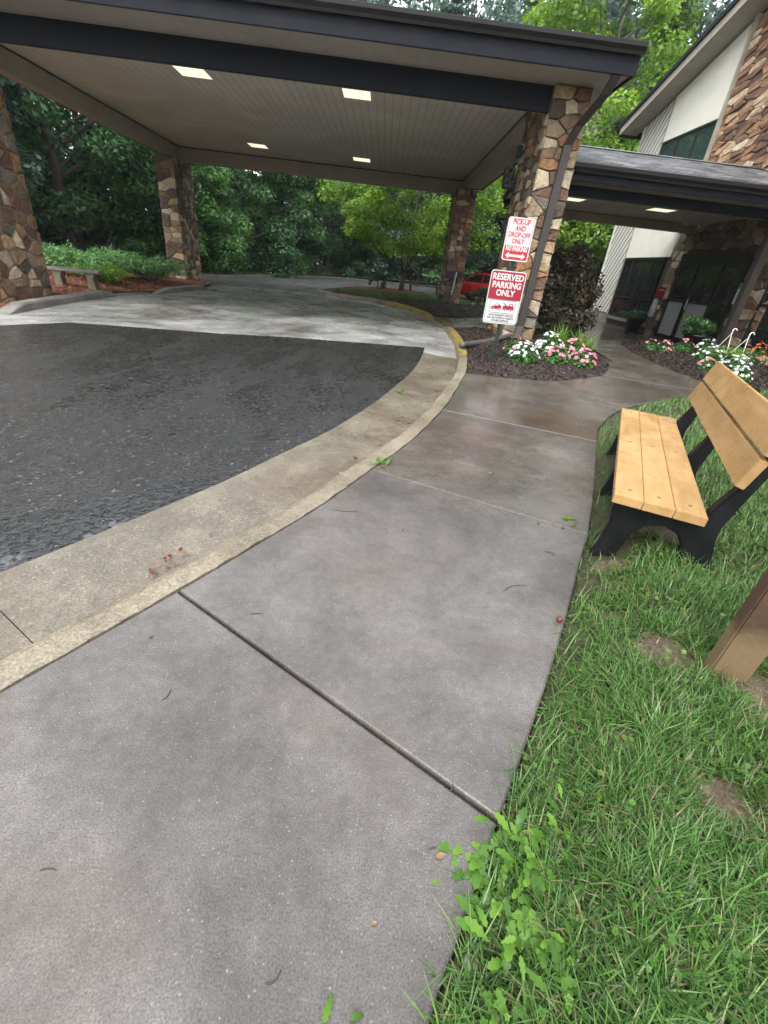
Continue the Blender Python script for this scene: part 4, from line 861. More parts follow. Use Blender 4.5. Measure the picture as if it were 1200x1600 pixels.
for k, (v_, mt, x, y, s_, lb) in enumerate(tl): place_tree(tall[v_], mt, 'bark', (x, y, gz(x, y)), s_, k*2.1, lb, GT)
yt = tree_mesh(121, 7.6, 4.3, 2.0, 120, 330, .17, .14, (.9, .3), .42, .3)
place_tree(yt, 'leaf_bright', 'bark', (-.5, 27.8, -.02), 1, .3, 'bright yellow-green tree on the island behind the canopy')
bt2 = tree_mesh(131, 18.5, 5.4, 3.0, 180, 330, .24, .3, (.4, 0), .5, .2)
place_tree(bt2, 'leaf_bright', 'bark_pale', (9.3, 33, -.1), 1, 1.1, 'bright lime green tree towering between canopy and building roof')
# understorey mass closing the wood
rng = np.random.default_rng(5); cl = []
for x, y in list(zip(np.linspace(-40, -14.5, 30), np.linspace(6, 27, 30)))+list(zip(np.linspace(-14, -9, 16), np.linspace(29, 46, 16)))+list(zip(np.linspace(-9, 34, 44), np.full(44, 51))):
    for q in range(5):
        h_ = rng.uniform(.4, 6.5); px_, py_ = x+rng.normal()*1.3-(1.5 if x < -9 else 0), y+rng.normal()*1.3+(1.5 if y > 45 else .5); cl.append((px_, py_, gz(px_, py_)+h_*.55, rng.uniform(.9, 1.9), rng.uniform(.1, .8)))
V, F, T = cloud(rng, cl, 190, .26, .6); link('understorey', np_mesh('understorey', V, F, T), M('leaf_dark'), label='dark undergrowth closing the foot of the wood', cat='undergrowth', kind='stuff')
cl = []
for a in np.linspace(R(48), R(186), 100):                     # far mass of the wood behind the single trees
    for q in range(12):
        rr = 63+rng.normal()*3; x, y = rr*math.cos(a)*.95, 4+rr*math.sin(a); cl.append((x, y, gz(x, y)+rng.uniform(.5, 26)*(1 if a < R(125) else .75), rng.uniform(2, 3.6), rng.uniform(.1, .8)))
for q in range(420): a = rng.uniform(R(70), R(180)); rr = rng.uniform(58, 66); x, y = rr*math.cos(a)*.95, 4+rr*math.sin(a); cl.append((x, y, gz(x, y)+rng.uniform(.3, 8), rng.uniform(2, 3.2), rng.uniform(.1, .7)))
for q in range(300): a = rng.uniform(R(48), R(112)); rr = rng.uniform(60, 68); x, y = rr*math.cos(a)*.95, 4+rr*math.sin(a); cl.append((x, y, gz(x, y)+rng.uniform(13, 27.5), rng.uniform(1.8, 3.2), rng.uniform(.2, .9)))
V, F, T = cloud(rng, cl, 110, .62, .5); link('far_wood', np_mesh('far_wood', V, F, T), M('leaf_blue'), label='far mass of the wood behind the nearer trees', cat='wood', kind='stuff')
def shrub(name, loc, rx, ry, h, n_cl, per, size, leaf, label, cat='shrub', seed=0, group=None, up=.5, aspect=.5, base=.25, stems=True):
    rng = np.random.default_rng(seed); t = empty(name, loc, rng.uniform(0, 6), label, cat, group); t.rotation_euler = (0, 0, 0); cl = []
    for i in range(n_cl):
        a = rng.uniform(0, 2*math.pi); ph = rng.uniform(0, 1); q = math.sqrt(max(0, 1-(max(0, ph-.35)/.65)**2))*rng.uniform(.45, 1)
        cl.append((rx*q*math.cos(a), ry*q*math.sin(a), h*(base*.5+(1-base*.5)*ph), h*rng.uniform(.1, .19), rng.uniform(.2, .8)))
    V, F, T = cloud(rng, cl, per, size, up, aspect, .8); link('foliage', np_mesh('foliage', V, F, T), M(leaf), t)
    if stems:
        mb = MB()
        for c in cl[::3]: mb.tube([(c[0]*.15, c[1]*.15, -.05), (c[0]*.55, c[1]*.55, c[2]*.5), c[:3]], [.018, .012, .005], 5, False)
        mb.build('stems', M('bark'), t)
    return t
shrub('purple_shrub', (4.12, 13.2, .0), .80, .75, 2.05, 70, 130, .10, 'leaf_purple', 'large dark purple-leaved shrub beside the signs pier', seed=1)
shrub('round_shrub', (3.6, 21.3, .0), 1.05, .9, .82, 45, 110, .09, 'leaf_dark', 'low rounded dark green shrub in front of the red car', seed=2)
shrub('small_shrub', (-1.75, 27.5, .02), .55, .5, .8, 18, 90, .1, 'leaf_dark', 'small dark shrub left of the yellow-green tree trunk', seed=3)
shrub('bed_shrub', (5.1, 16.6, .0), .6, .6, .7, 18, 90, .09, 'leaf_dark', 'low dark shrub behind the purple shrub near the lower windows', seed=4)
# junipers: arching sprays
def juniper(loc, rx, ry, h, n_, label, seed, leaf='leaf_juniper', size=.12, lean=.5):
    rng = np.random.default_rng(seed); t = empty('juniper', loc, 0, label, 'shrub', 'spreading evergreens by the left pier'); cen = []; nr = []; tn = []; st = MB()
    for i in range(n_):
        a = rng.uniform(0, 2*math.pi); L = rng.uniform(.5, 1); dx, dy = math.cos(a)*rx*L, math.sin(a)*ry*L; tip = h*rng.uniform(.55, 1.05)*(1.1-.45*L); tone = rng.uniform(.15, .85)
        if i % 6 == 0: st.tube([(0, 0, -.05), (dx*.5, dy*.5, tip*.8), (dx, dy, tip)], [.02, .012, .004], 5, False)
        s_ = np.linspace(.25, 1, 46); base = np.stack([dx*s_, dy*s_, tip*(1-(1-s_)**2)*1.0], 1)+rng.normal(size=(46, 3))*np.array([.06, .06, .045])
        cen.append(base); nr.append(rng.normal(size=(46, 3))*.6+np.array([0, 0, .8])); tn.append(np.clip(tone*.6+s_*.3+rng.normal(size=46)*.1, 0, 1))
    V, F, T = leaves(np.concatenate(cen), np.concatenate(nr), size*rng.uniform(.6, 1.4, n_*46), np.concatenate(tn), rng, .28)
    link('foliage', np_mesh('foliage', V, F, T), M(leaf), t); st.build('stems', M('bark'), t)
juniper((-11.1, 16.6, -.16), 2.2, 1.8, 1.15, 190, 'wide spreading green juniper behind the concrete bench', 61)
juniper((-9.6, 18.0, -.16), 1.6, 1.4, 1.0, 130, 'spreading juniper nearest the back left pier', 62)
juniper((-9.75, 15.3, -.14), .95, .8, .6, 90, 'low pale green evergreen mound just right of the concrete bench', 63, 'leaf_lime', .09)
# flowers
def flowers(cen, nrm, size, tone, rng):
    n_ = len(cen); nr = nrm/np.linalg.norm(nrm, axis=1)[:, None]; a = np.cross(nr, rng.normal(size=(n_, 3))); a /= np.linalg.norm(a, axis=1)[:, None]; b = np.cross(nr, a); V = [cen+nr*size[:, None]*.0]
    for k in range(10):
        an = 2*math.pi*k/10; r_ = .5 if k % 2 == 0 else .3; V.append(cen+(a*math.cos(an)+b*math.sin(an))*size[:, None]*r_+nr*size[:, None]*(.1 if k % 2 == 0 else .02))
    V = np.stack(V, 1).reshape(-1, 3); o = np.arange(n_)*11
    F = np.stack([np.stack([o, o+1+k, o+1+(k+1) % 10], 1) for k in range(10)], 1).reshape(-1, 3)
    tn = np.stack([np.full(n_, .0)]+[tone]*10, 1).ravel(); return V, F, tn
def bedding(loc, r_, h, petal, n_f, label, seed, leaf='leaf_glossy', group='bedding flowers in the mulch', fs=.05, n_l=420, name='flower_plant'):
    rng = np.random.default_rng(seed); t = empty(name, loc, 0, label, 'flower', group)
    d = rng.normal(size=(n_l, 3)); d /= np.linalg.norm(d, axis=1)[:, None]; d[:, 2] = np.abs(d[:, 2]); q = rng.uniform(.3, 1, n_l)**.5
    cen = d*q[:, None]*np.array([r_, r_, h*.86])+np.array([0, 0, .02]); V, F, T = leaves(cen, d+np.array([0, 0, .5])+rng.normal(size=cen.shape)*.35, rng.uniform(.045, .085, n_l), rng.uniform(0, 1, n_l), rng, .5)
    link('foliage', np_mesh('foliage', V, F, T), M(leaf), t)
    mb = MB()
    for i in range(7): a = i*.9; mb.tube([(0, 0, -.03), (r_*.4*math.cos(a), r_*.4*math.sin(a), h*.6)], [.006, .004], 5, False)
    mb.build('stems', M('leaf_glossy') if False else M('twig'), t)
    d = rng.normal(size=(n_f, 3)); d /= np.linalg.norm(d, axis=1)[:, None]; d[:, 2] = np.abs(d[:, 2])*1.0+.25; d /= np.linalg.norm(d, axis=1)[:, None]
    cen = d*np.array([r_*.98, r_*.98, h*.98])*rng.uniform(.92, 1.05, (n_f, 1))+np.array([0, 0, .03])
    V, F, T = flowers(cen, d+np.array([0, -.35, .5]), rng.uniform(.8, 1.2, n_f)*fs, rng.uniform(.3, 1, n_f), rng)
    link('blossoms', np_mesh('blossoms', V, F, T), M(petal), t)
def Z(f, x, y): return float(f(np.array([x]), np.array([y]))[0])-.01
for i, (x, y, r_, h, p, n_, lb) in enumerate([
    (2.08, 7.95, .27, .33, 'petal_white', 44, 'white flowering plant nearest the sign post'),
    (2.05, 8.75, .20, .30, 'petal_pink', 14, 'small pink flowering plant behind the white one by the sign post'),
    (2.90, 9.35, .31, .38, 'petal_white', 52, 'white flowering plant in front of the signs pier'),
    (2.75, 8.25, .23, .27, 'petal_pink', 26, 'pink flowering plant between the two white plants and the bed tip'),
    (3.35, 9.3, .25, .30, 'petal_pink', 36, 'pink flowering plant at the back in front of the lily leaves'),
    (3.22, 8.3, .25, .29, 'petal_pink', 40, 'bright pink flowering plant nearest the tip of the mulch bed')]):
    bedding((x, y, Z(zbl, x, y)), r_, h, p, n_, lb, 200+i, fs=.07)
for i, (x, y, r_, h, p, n_, lb) in enumerate([
    (6.12, 11.8, .16, .24, 'petal_pink', 12, 'small pink flower leftmost in the bed before the door'),
    (6.35, 11.6, .2, .26, 'petal_pink', 24, 'pink flowers second from left in the bed before the door'),
    (7.1, 12.1, .26, .32, 'petal_pink', 14, 'pink flowers in front of the potted shrub by the door'),
    (7.75, 12.2, .3, .36, 'petal_white', 40, 'white flowers in front of the potted shrub by the door'),
    (6.85, 10.6, .36, .30, 'petal_white', 44, 'wide white flowers left of the hanging basket hooks'),
    (6.5, 9.2, .30, .32, 'petal_white', 50, 'white flowers just behind the bench backrest corner'),
    (6.05, 8.35, .22, .24, 'petal_white', 26, 'low white flowers lowest in the bed behind the bench'),
    (6.0, 9.25, .17, .2, 'petal_pink', 16, 'small red-pink flowers at the upper corner of the bench back'),
    (8.3, 11.3, .3, .5, 'petal_orange', 34, 'orange flowers at the right edge under the dark post'),
    (1.4, 20.6, .2, .7, 'petal_pink', 16, 'small pink flowering plant left of the back right pier')]):
    f = zbr if i < 9 else zbb; bedding((x, y, Z(f, x, y)), r_, h, p, n_, lb, 230+i, fs=.072)
def blades_mesh(base, length, width, az, lean, tone, curve=.5):
    n_ = len(base); d = np.stack([np.cos(az), np.sin(az), 0*az], 1); s_ = np.stack([-np.sin(az), np.cos(az), 0*az], 1); upv = np.array([0, 0, 1.])
    V = []
    for t, w in ((0, 1), (.5, .8), (1, 0)):
        L = (length*t)[:, None]; an = lean*(1+curve*t); p = base+d*L*np.sin(an)[:, None]+upv*L*np.cos(an)[:, None]
        if w: V += [p-s_*width[:, None]*w*.5, p+s_*width[:, None]*w*.5]
        else: V.append(p)
    V = np.stack(V, 1).reshape(-1, 3); o = np.arange(n_)*5
    return V, [np.stack([o, o+1, o+3, o+2], 1), np.stack([o+2, o+3, o+4], 1)], np.repeat(tone, 5)
def lily(loc, n_, L, label, seed, leaf='leaf_lime'):
    rng = np.random.default_rng(seed); t = empty('lily_clump', loc, 0, label, 'plant'); b = rng.normal(size=(n_, 3))*np.array([.1, .1, 0]); V, F, T = blades_mesh(b, L*rng.uniform(.6, 1.1, n_), rng.uniform(.014, .024, n_), rng.uniform(0, 6.28, n_), rng.uniform(.25, .8, n_), rng.uniform(.2, 1, n_), .9)
    link('leaves', np_mesh('leaves', V, F, T), M(leaf), t)
lily((3.72, 11.4, .03), 150, .62, 'clump of arching green lily leaves in front of the purple shrub', 300)
lily((4.15, 10.9, .03), 110, .55, 'smaller clump of arching lily leaves at the right edge of the bed', 301)
# hanging baskets standing on the bed, pots by the door
def basket(loc, label, seed, bend):
    t = empty('hanging_basket', loc, 0, label, 'flower basket', 'hanging baskets in the bed'); MB().lathe([(.1, 0), (.16, .05), (.19, .16), (.2, .17), (.17, .165)], (0, 0, 0), 16).build('bowl', M('pot_black'), t, True)
    rng = np.random.default_rng(seed); cl = [(rng.normal()*.12, rng.normal()*.12, .2+rng.uniform(0, .15), .12, rng.uniform(.2, .9)) for _ in range(14)]
    V, F, T = cloud(rng, cl, 60, .06, .5, .3); link('foliage', np_mesh('foliage', V, F, T), M('leaf_lime'), t)
    for k in range(3): a = 2.1*k+.4; MB().tube([(.19*math.cos(a), .19*math.sin(a), .17), (bend, 0, .62)], .006, 6).build('hanger', M('pot_hook'), t)
    MB().tube([(bend, 0, .60), (bend, 0, .66)]+[(bend+.04-.045*math.cos(R(q)), 0, .68+.045*math.sin(R(q))) for q in range(0, 200, 25)], .011, 7).build('hook', M('pot_hook'), t)
basket((7.35, 11.0, .06), 'flower basket with white hanger leaning left in the bed', 310, .02); basket((7.15, 10.2, .06), 'flower basket with big white hook behind the bench back', 311, .06)
def pot(loc, r_, h, label, seed, leaf, fh, n_cl=20):
    t = empty('potted_plant', loc, 0, label, 'potted plant'); MB().lathe([(r_*.72, 0), (r_, h*.92), (r_*1.08, h*.93), (r_*1.08, h), (r_*.95, h), (r_*.93, h*.9)], (0, 0, 0), 20).build('pot', M('pot_black'), t, True)
    rng = np.random.default_rng(seed); cl = [(rng.normal()*r_*.75, rng.normal()*r_*.75, h+rng.uniform(0, fh), r_*.5, rng.uniform(.2, .9)) for _ in range(n_cl)]
    V, F, T = cloud(rng, cl, 80, .11, .5, .35); link('foliage', np_mesh('foliage', V, F, T), M(leaf), t)
p_ = uvw(5.9, 1.9, .0); pot((p_.x, p_.y, 0), .32, .42, 'wide leafy shrub in a black pot before the glass door', 320, 'leaf_dark', .38, 30)
p_ = uvw(6.2, 5.9, .0); pot((p_.x, p_.y, 0), .3, .5, 'tall black pot with sparse plant by the lower windows', 321, 'leaf_dark', .18, 12)
# left concrete bench
cb = empty('concrete_bench', (-9.45, 13.6, -.1), R(12), 'low concrete bench on red mulch beside the thick left pier', 'bench')
MB().box(-.68, .68, -.2, .2, .34, .42).build('seat', M('old_concrete'), cb, bevel=.012)
for x in (-.42, .42): MB().prism([(x-.11, -.15, -.1), (x+.11, -.15, -.1), (x+.08, -.15, .2), (x+.13, -.15, .338), (x-.13, -.15, .338), (x-.08, -.15, .2)], (0, .3, 0)).build('leg', M('kerb'), cb, bevel=.01)
# far metal bench, far signs
mbn = empty('metal_bench', (.95, 30.8, -.12), R(8), 'black metal bench behind the island near the back right pier', 'bench')
for z, y in ((.42, 0), (.42, .14), (.42, .28), (.6, .4), (.74, .44), (.88, .47)): MB().box(-.95, .95, y-.03, y+.03, z-.02, z+.02).build('slat', M('pot_black'), mbn)
for x in (-.85, .85):
    MB().box(x-.03, x+.03, -.02, .03, 0, .42).build('leg', M('pot_black'), mbn); MB().prism([(x-.03, .36, 0), (x-.03, .42, 0), (x-.03, .50, .95), (x-.03, .45, .95)], (.06, 0, 0)).build('leg', M('pot_black'), mbn)
def farsign(loc, w, h, zc, label, mark=True):
    t = empty('road_sign', loc, 0, label, 'sign'); MB().box(-.03, .03, 0, .05, -.2, zc+h/2).build('post', M('pot_black'), t); pl = MB().box(-w/2, w/2, -.015, -.002, zc-h/2, zc+h/2).build('panel', M('sign_white'), t)
    if mark: MB().prism([(-.02, -.018, zc-.15), (.02, -.018, zc-.15), (.02, -.018, zc+.02), (.09, -.018, zc+.02), (0, -.018, zc+.16), (-.09, -.018, zc+.02), (-.02, -.018, zc+.02)], (0, .002, 0)).build('arrow', M('sign_line'), pl)
farsign((.62, 40, -.2), .62, .95, 2.75, 'small white road sign at the wood edge left of the back right pier')
ds_ = empty('post_sign', (5.55, 27.2, -.1), R(10), 'grey post with two narrow pale strips beside the red car', 'sign'); MB().box(-.03, .03, .0, .05, 0, 2.3).build('post', M('sign_back'), ds_)
for x in (-.16, .16): MB().box(x-.1, x+.1, -.02, -.003, 1.0, 2.2).build('panel', M('sign_back'), ds_)

# ------------------------------------------------------------------ red car (local: x forward)
car = empty('parked_car', (4.25, 29.6, -.14), R(136), 'red hatchback parked behind the round shrub and back pier', 'car')
SX = [-2.05, -1.98, -1.75, -1.3, -.7, 0, .45, .75, 1.2, 1.7, 2.0, 2.1]; ZB_ = [.5, .36, .28, .25, .25, .25, .25, .25, .26, .3, .4, .48]; ZM = [.78, .95, 1.0, .99, .97, .96, .96, .95, .92, .84, .74, .66]; HW = [.62, .76, .83, .86, .87, .87, .87, .87, .86, .82, .72, .58]
vs = []
for x, a, b, w in zip(SX, ZB_, ZM, HW): vs += [(x, -w*.9, a), (x, -w, (a+b)/2-.02), (x, -w*.97, b-.08), (x, -w*.88, b), (x, w*.88, b), (x, w*.97, b-.08), (x, w, (a+b)/2-.02), (x, w*.9, a)]
k = 8; fs = [(i*k+j, i*k+(j+1) % k, (i+1)*k+(j+1) % k, (i+1)*k+j) for i in range(len(SX)-1) for j in range(k)]+[tuple(range(k))[::-1], tuple(range(len(vs)-k, len(vs)))]
body = MB().add(vs, fs).build('body', M('car_red'), car, True)
RX = [(-1.86, .99, .74, 1.0), (-1.62, 1.30, .66, 1.29), (-1.35, 1.46, .60, 1.0), (-.5, 1.52, .60, 1), (.1, 1.46, .58, 1), (.95, .95, .70, 1)]
vs = []
for x, z, w, _ in RX: vs += [(x, -.80, .93), (x, -w, z), (x, w, z), (x, .80, .93)]
vs[0:4] = [(-1.9, -.8, .93), (-1.88, -.76, .99), (-1.88, .76, .99), (-1.9, .8, .93)]
MB().add(vs, [(i*4+j, i*4+j+1, (i+1)*4+j+1, (i+1)*4+j) for i in range(len(RX)-1) for j in range(3)]+[(3, 2, 1, 0)]).build('cabin', M('car_red'), car)
for s_ in (-1, 1):
    for pts in ([(-1.5, 1.02), (-1.3, 1.34), (-.62, 1.42), (-.62, 1.02)], [(-.54, 1.02), (-.54, 1.42), (.02, 1.38), (.62, 1.02)]):
        MB().add([(x, s_*(.815-(z-.93)*.31), z) for x, z in pts], [(0, 1, 2, 3)]).build('side_window', M('glass_dark'), car)
    MB().box(-2.0, -1.86, s_*.62-.1, s_*.62+.1, .78, 1.0).build('tail_light', M('tail_lamp'), car, bevel=.02)
MB().add([(-1.885, -.58, 1.04), (-1.66, -.52, 1.3), (-1.66, .52, 1.3), (-1.885, .58, 1.04)], [(0, 1, 2, 3)]).build('rear_window', M('glass_teal'), car)
for x in (-1.3, 1.3):
    for s_ in (-1, 1):
        w = MB(); w.lathe([(.2, -.11), (.31, -.10), (.325, 0), (.31, .10), (.2, .11)], (0, 0, 0), 20); o = w.build('wheel', M('tyre'), car, True); o.rotation_euler = (R(90), 0, 0); o.location = (x, s_*.78, .325)
        r2 = MB(); r2.lathe([(.19, -.118), (.19, .118)], (0, 0, 0), 14); r2.build('rim', M('rim'), o)

# ------------------------------------------------------------------ lawn blades, weeds, litter
rng = np.random.default_rng(77)
def lawn_pts(n_, lo, hi):
    X = rng.uniform(lo[0], hi[0], n_); Y = rng.uniform(lo[1], hi[1], n_); q = inside(LAWN, X, Y); return X[q], Y[q]
bare = [(1.12, 1.24, .12), (1.42, 1.02, .16), (1.0, .70, .09), (1.36, 1.12, .12), (.82, .88, .05), (1.30, 2.15, .2), (1.5, 2.55, .2), (1.68, 2.25, .22), (1.22, 1.92, .1), (1.66, 3.0, .2), (1.9, 3.5, .2), (1.05, 1.5, .05)]
for k_, (bx, by, br) in enumerate(bare):
    r_ = random.Random(k_); pl = [(bx+br*(.75+.35*r_.random())*math.cos(a), by+br*(.75+.35*r_.random())*math.sin(a)) for a in np.linspace(0, 6.2, 22)]
    if all(inside(LAWN, np.array([p[0]]), np.array([p[1]]))[0] for p in pl): sheet('bare_patch', pl, M('bare_soil'), lambda x, y: zlawn(x, y)+.006-.004*np.hypot(x-bx, y-by)/br, .05, kind='structure')
def vnoise(x, y): return np.sin(x*5.1+1.7*np.sin(y*3.3))*np.sin(y*4.7+1.3*np.sin(x*4.1+1))
def grassfield(n_, lo, hi, L, w, name):
    X, Y = lawn_pts(n_, lo, hi); d = lawn_d(X, Y); keep = rng.uniform(0, 1, len(X)) < (.08+.92*sstep(.01, .06+.15*sstep(.6, 1.3, Y), d-.025*vnoise(X*3, Y*3)))
    bd = np.zeros(len(X))
    for bx, by, br in bare: bd = np.maximum(bd, 1-sstep(br*.5, br*1.15, np.hypot(X-bx, Y-by)))
    keep &= rng.uniform(0, 1, len(X)) > bd*.93; X, Y, d, bd = X[keep], Y[keep], d[keep], bd[keep]
    pn = vnoise(X*1.3, Y*1.3)*.5+vnoise(X*4, Y*4)*.5; n2 = len(X)
    ln = L*rng.uniform(.5, 1.25, n2)*(1+.25*pn)*(1-.5*bd); wd = w*rng.uniform(.6, 1.3, n2)
    az_ = rng.uniform(0, 6.28, n2)+.0; lean = np.clip(rng.normal(.75, .32, n2), .05, 1.35); tone = np.clip(.48+.16*pn+rng.normal(size=n2)*.2, .2, 1); dry = rng.uniform(0, 1, n2) < .07+.1*np.clip(-pn, 0, 1)+.25*bd; tone[dry] = rng.uniform(0, .15, dry.sum())
    V, F, T = blades_mesh(np.stack([X, Y, zlawn(X, Y)-.006], 1), ln, wd, az_, lean, tone, .5)
    return V, F, T
parts = [grassfield(100000, (.15, -.2), (2.0, 1.7), .085, .0042, 'a'), grassfield(85000, (.6, 1.5), (4.2, 4.2), .085, .0058, 'b'), grassfield(50000, (1.5, 4.0), (9, 7.6), .085, .009, 'c'), grassfield(14000, (2, -3.5), (9, 4.0), .09, .011, 'd')]
# long stray blades leaning over the walk edge
k = 420; i = rng.integers(10, 100, k); P = E_[i]+rng.normal(size=(k, 2))*.02+np.array([.03, -.01]); parts.append(blades_mesh(np.stack([P[:, 0], P[:, 1], np.full(k, -.03)], 1), rng.uniform(.07, .17, k), rng.uniform(.003, .0055, k), rng.uniform(0, 6.28, k), rng.uniform(.3, 1.1, k), rng.uniform(.3, .95, k), .6))
o = 0; VV = []; F4 = []; F3 = []; TT = []
for V, F, T in parts: VV.append(V); F4.append(F[0]+o); F3.append(F[1]+o); TT.append(T); o += len(V)
link('grass', np_mesh('grass', np.concatenate(VV), [np.concatenate(F4), np.concatenate(F3)], np.concatenate(TT)), M('grass'), label='tangled green lawn grass right of the walk', cat='grass', kind='stuff')
# clover leaves among the grass
X, Y = lawn_pts(2600, (.3, .1), (2.2, 2.4)); q = vnoise(X*2.2+3, Y*2.2) > .1; X, Y = X[q], Y[q]; n2 = len(X)
V, F, T = flowers(np.stack([X, Y, zlawn(X, Y)+rng.uniform(.03, .06, n2)], 1), rng.normal(size=(n2, 3))*.25+np.array([0, 0, 1]), rng.uniform(.012, .022, n2), rng.uniform(.2, 1, n2), rng)
link('clover', np_mesh('clover', V, F, T), M('weed'), label='tiny clover leaves scattered through the near grass', cat='clover', kind='stuff')
# far verge and island grass
pts = []
X = rng.uniform(-17, 30, 60000); Y = rng.uniform(20, 52, 60000); q = inside(verge, X, Y); pts.append((X[q], Y[q], zd(X[q])+.09, .16, .05))
X = rng.uniform(-3.5, 6, 26000); Y = rng.uniform(21.4, 30, 26000); q = inside([(-3.4, 22), (-3, 25), (-.5, 24.5), (.9, 26.6), (2.0, 24.8), (6, 24.2), (6, 22.6), (.6, 21.7), (-2, 21.5)], X, Y); pts.append((X[q], Y[q], np.full(q.sum(), 0.0), .12, .03))
o = 0; VV = []; F4 = []; F3 = []; TT = []
for X, Y, z_, L, w in pts:
    n2 = len(X); V, F, T = blades_mesh(np.stack([X, Y, z_], 1), L*rng.uniform(.4, 1.2, n2), w*rng.uniform(.6, 1.2, n2), rng.uniform(0, 6.28, n2), rng.uniform(.2, 1, n2), rng.uniform(.1, .9, n2))
    VV.append(V); F4.append(F[0]+o); F3.append(F[1]+o); TT.append(T); o += len(V)
link('verge_grass', np_mesh('vg', np.concatenate(VV), [np.concatenate(F4), np.concatenate(F3)], np.concatenate(TT)), M('grass'), label='short grass on the far verge and the island', cat='grass', kind='stuff')
# mulch chips and pine straw
def chips(poly, zf, n_, size, mat, label, asp=.28, cat='mulch'):
    p = np.asarray(poly); X = rng.uniform(p[:, 0].min(), p[:, 0].max(), n_); Y = rng.uniform(p[:, 1].min(), p[:, 1].max(), n_); q = inside(p, X, Y); X, Y = X[q], Y[q]; n2 = len(X)
    V, F, T = leaves(np.stack([X, Y, zf(X, Y)+rng.uniform(.004, .022, n2)], 1), rng.normal(size=(n2, 3))*.4+np.array([0, 0, 1]), size*rng.uniform(.5, 1.5, n2), rng.uniform(0, 1, n2)**1.6, rng, asp, .03)
    link('mulch_chips', np_mesh('chips', V, F, T), M(mat), label=label, cat=cat, kind='stuff')
chips(BEDL, zbl, 34000, .055, 'mulch_chip', 'dark shredded mulch under the signs and flowers'); chips(BEDR, zbr, 30000, .06, 'mulch_chip', 'dark shredded mulch in the bed before the door'); chips(BEDB, zbb, 14000, .08, 'mulch_chip', 'dark shredded mulch round the back right pier')
chips(LB, zleft, 26000, .12, 'straw', 'red-brown pine straw round the left piers', .16)
# broad-leaved weeds by the walk edge
def weed(loc, n_, L, label, seed, spread=.045):
    r = np.random.default_rng(seed); t = empty('weed', loc, 0, label, 'weed', 'weeds at the walk edge'); VV = []; FF = []; TT = []; o = 0
    for i in range(n_):
        az_ = r.uniform(0, 6.28); ln = L*r.uniform(.6, 1.15); el = r.uniform(.35, 1.0); d = np.array([math.cos(az_), math.sin(az_), 0]); s_ = np.array([-d[1], d[0], 0]); b = np.array([r.normal()*spread, r.normal()*spread, 0]); V = []; m_ = 8; tone = r.uniform(0, 1)
        for j in range(m_+1):
            t_ = j/m_; an = el*(1-.9*t_); c = b+d*ln*t_*math.cos(el*.6)+np.array([0, 0, 1])*ln*(math.sin(el)*t_-.55*t_*t_*math.sin(el))
            w = ln*(.04+.24*math.sin(math.pi*min(1, t_*1.02))**.8*t_**.6)*(1 if j % 2 else .62)
            V += [c-s_*w+np.array([0, 0, .12*w]), c, c+s_*w+np.array([0, 0, .12*w])]
        VV.append(np.array(V)); FF.append(np.array([q for j in range(m_) for q in ((3*j+o, 3*j+1+o, 3*j+4+o, 3*j+3+o), (3*j+1+o, 3*j+2+o, 3*j+5+o, 3*j+4+o))])); TT.append(np.full(len(V), tone)+r.normal(size=len(V))*.05); o += len(V)
    link('leaves', np_mesh('leaves', np.concatenate(VV), np.concatenate(FF), np.clip(np.concatenate(TT), 0, 1)), M('weed'), t)
for i, (x, y, n_, L, lb) in enumerate([(.33, .50, 44, .062, 'bright green weed hugging the walk edge, highest of the near clump'), (.48, .54, 40, .06, 'bright green weed in the grass right of the walk-edge weed'), (.42, .40, 40, .066, 'broad-leaved weed in the middle of the near clump'), (.385, .33, 26, .06, 'broad-leaved weed lowest in the near clump'), (.47, .36, 26, .06, 'broad-leaved weed at the lower right of the near clump'),
     (.58, .60, 16, .045, 'small weed farthest into the grass of the near clump'), (.10, .265, 3, .05, 'tiny yellow-green sprout on the walk at the bottom edge'), (-.06, 3.0, 9, .07, 'small green weed growing on the kerb by a joint'), (.02, 5.55, 10, .08, 'small green weed in the gutter beside the asphalt'), (1.17, 2.42, 10, .06, 'small weed at the walk edge below the bench front')]):
    z_ = Z(lambda a, b: zlawn(a, b), x, y) if i < 6 or i == 9 else (-.10 if i == 8 else .004); weed((x, y, z_+(.03 if i < 6 else 0)), n_, L, lb, 400+i)
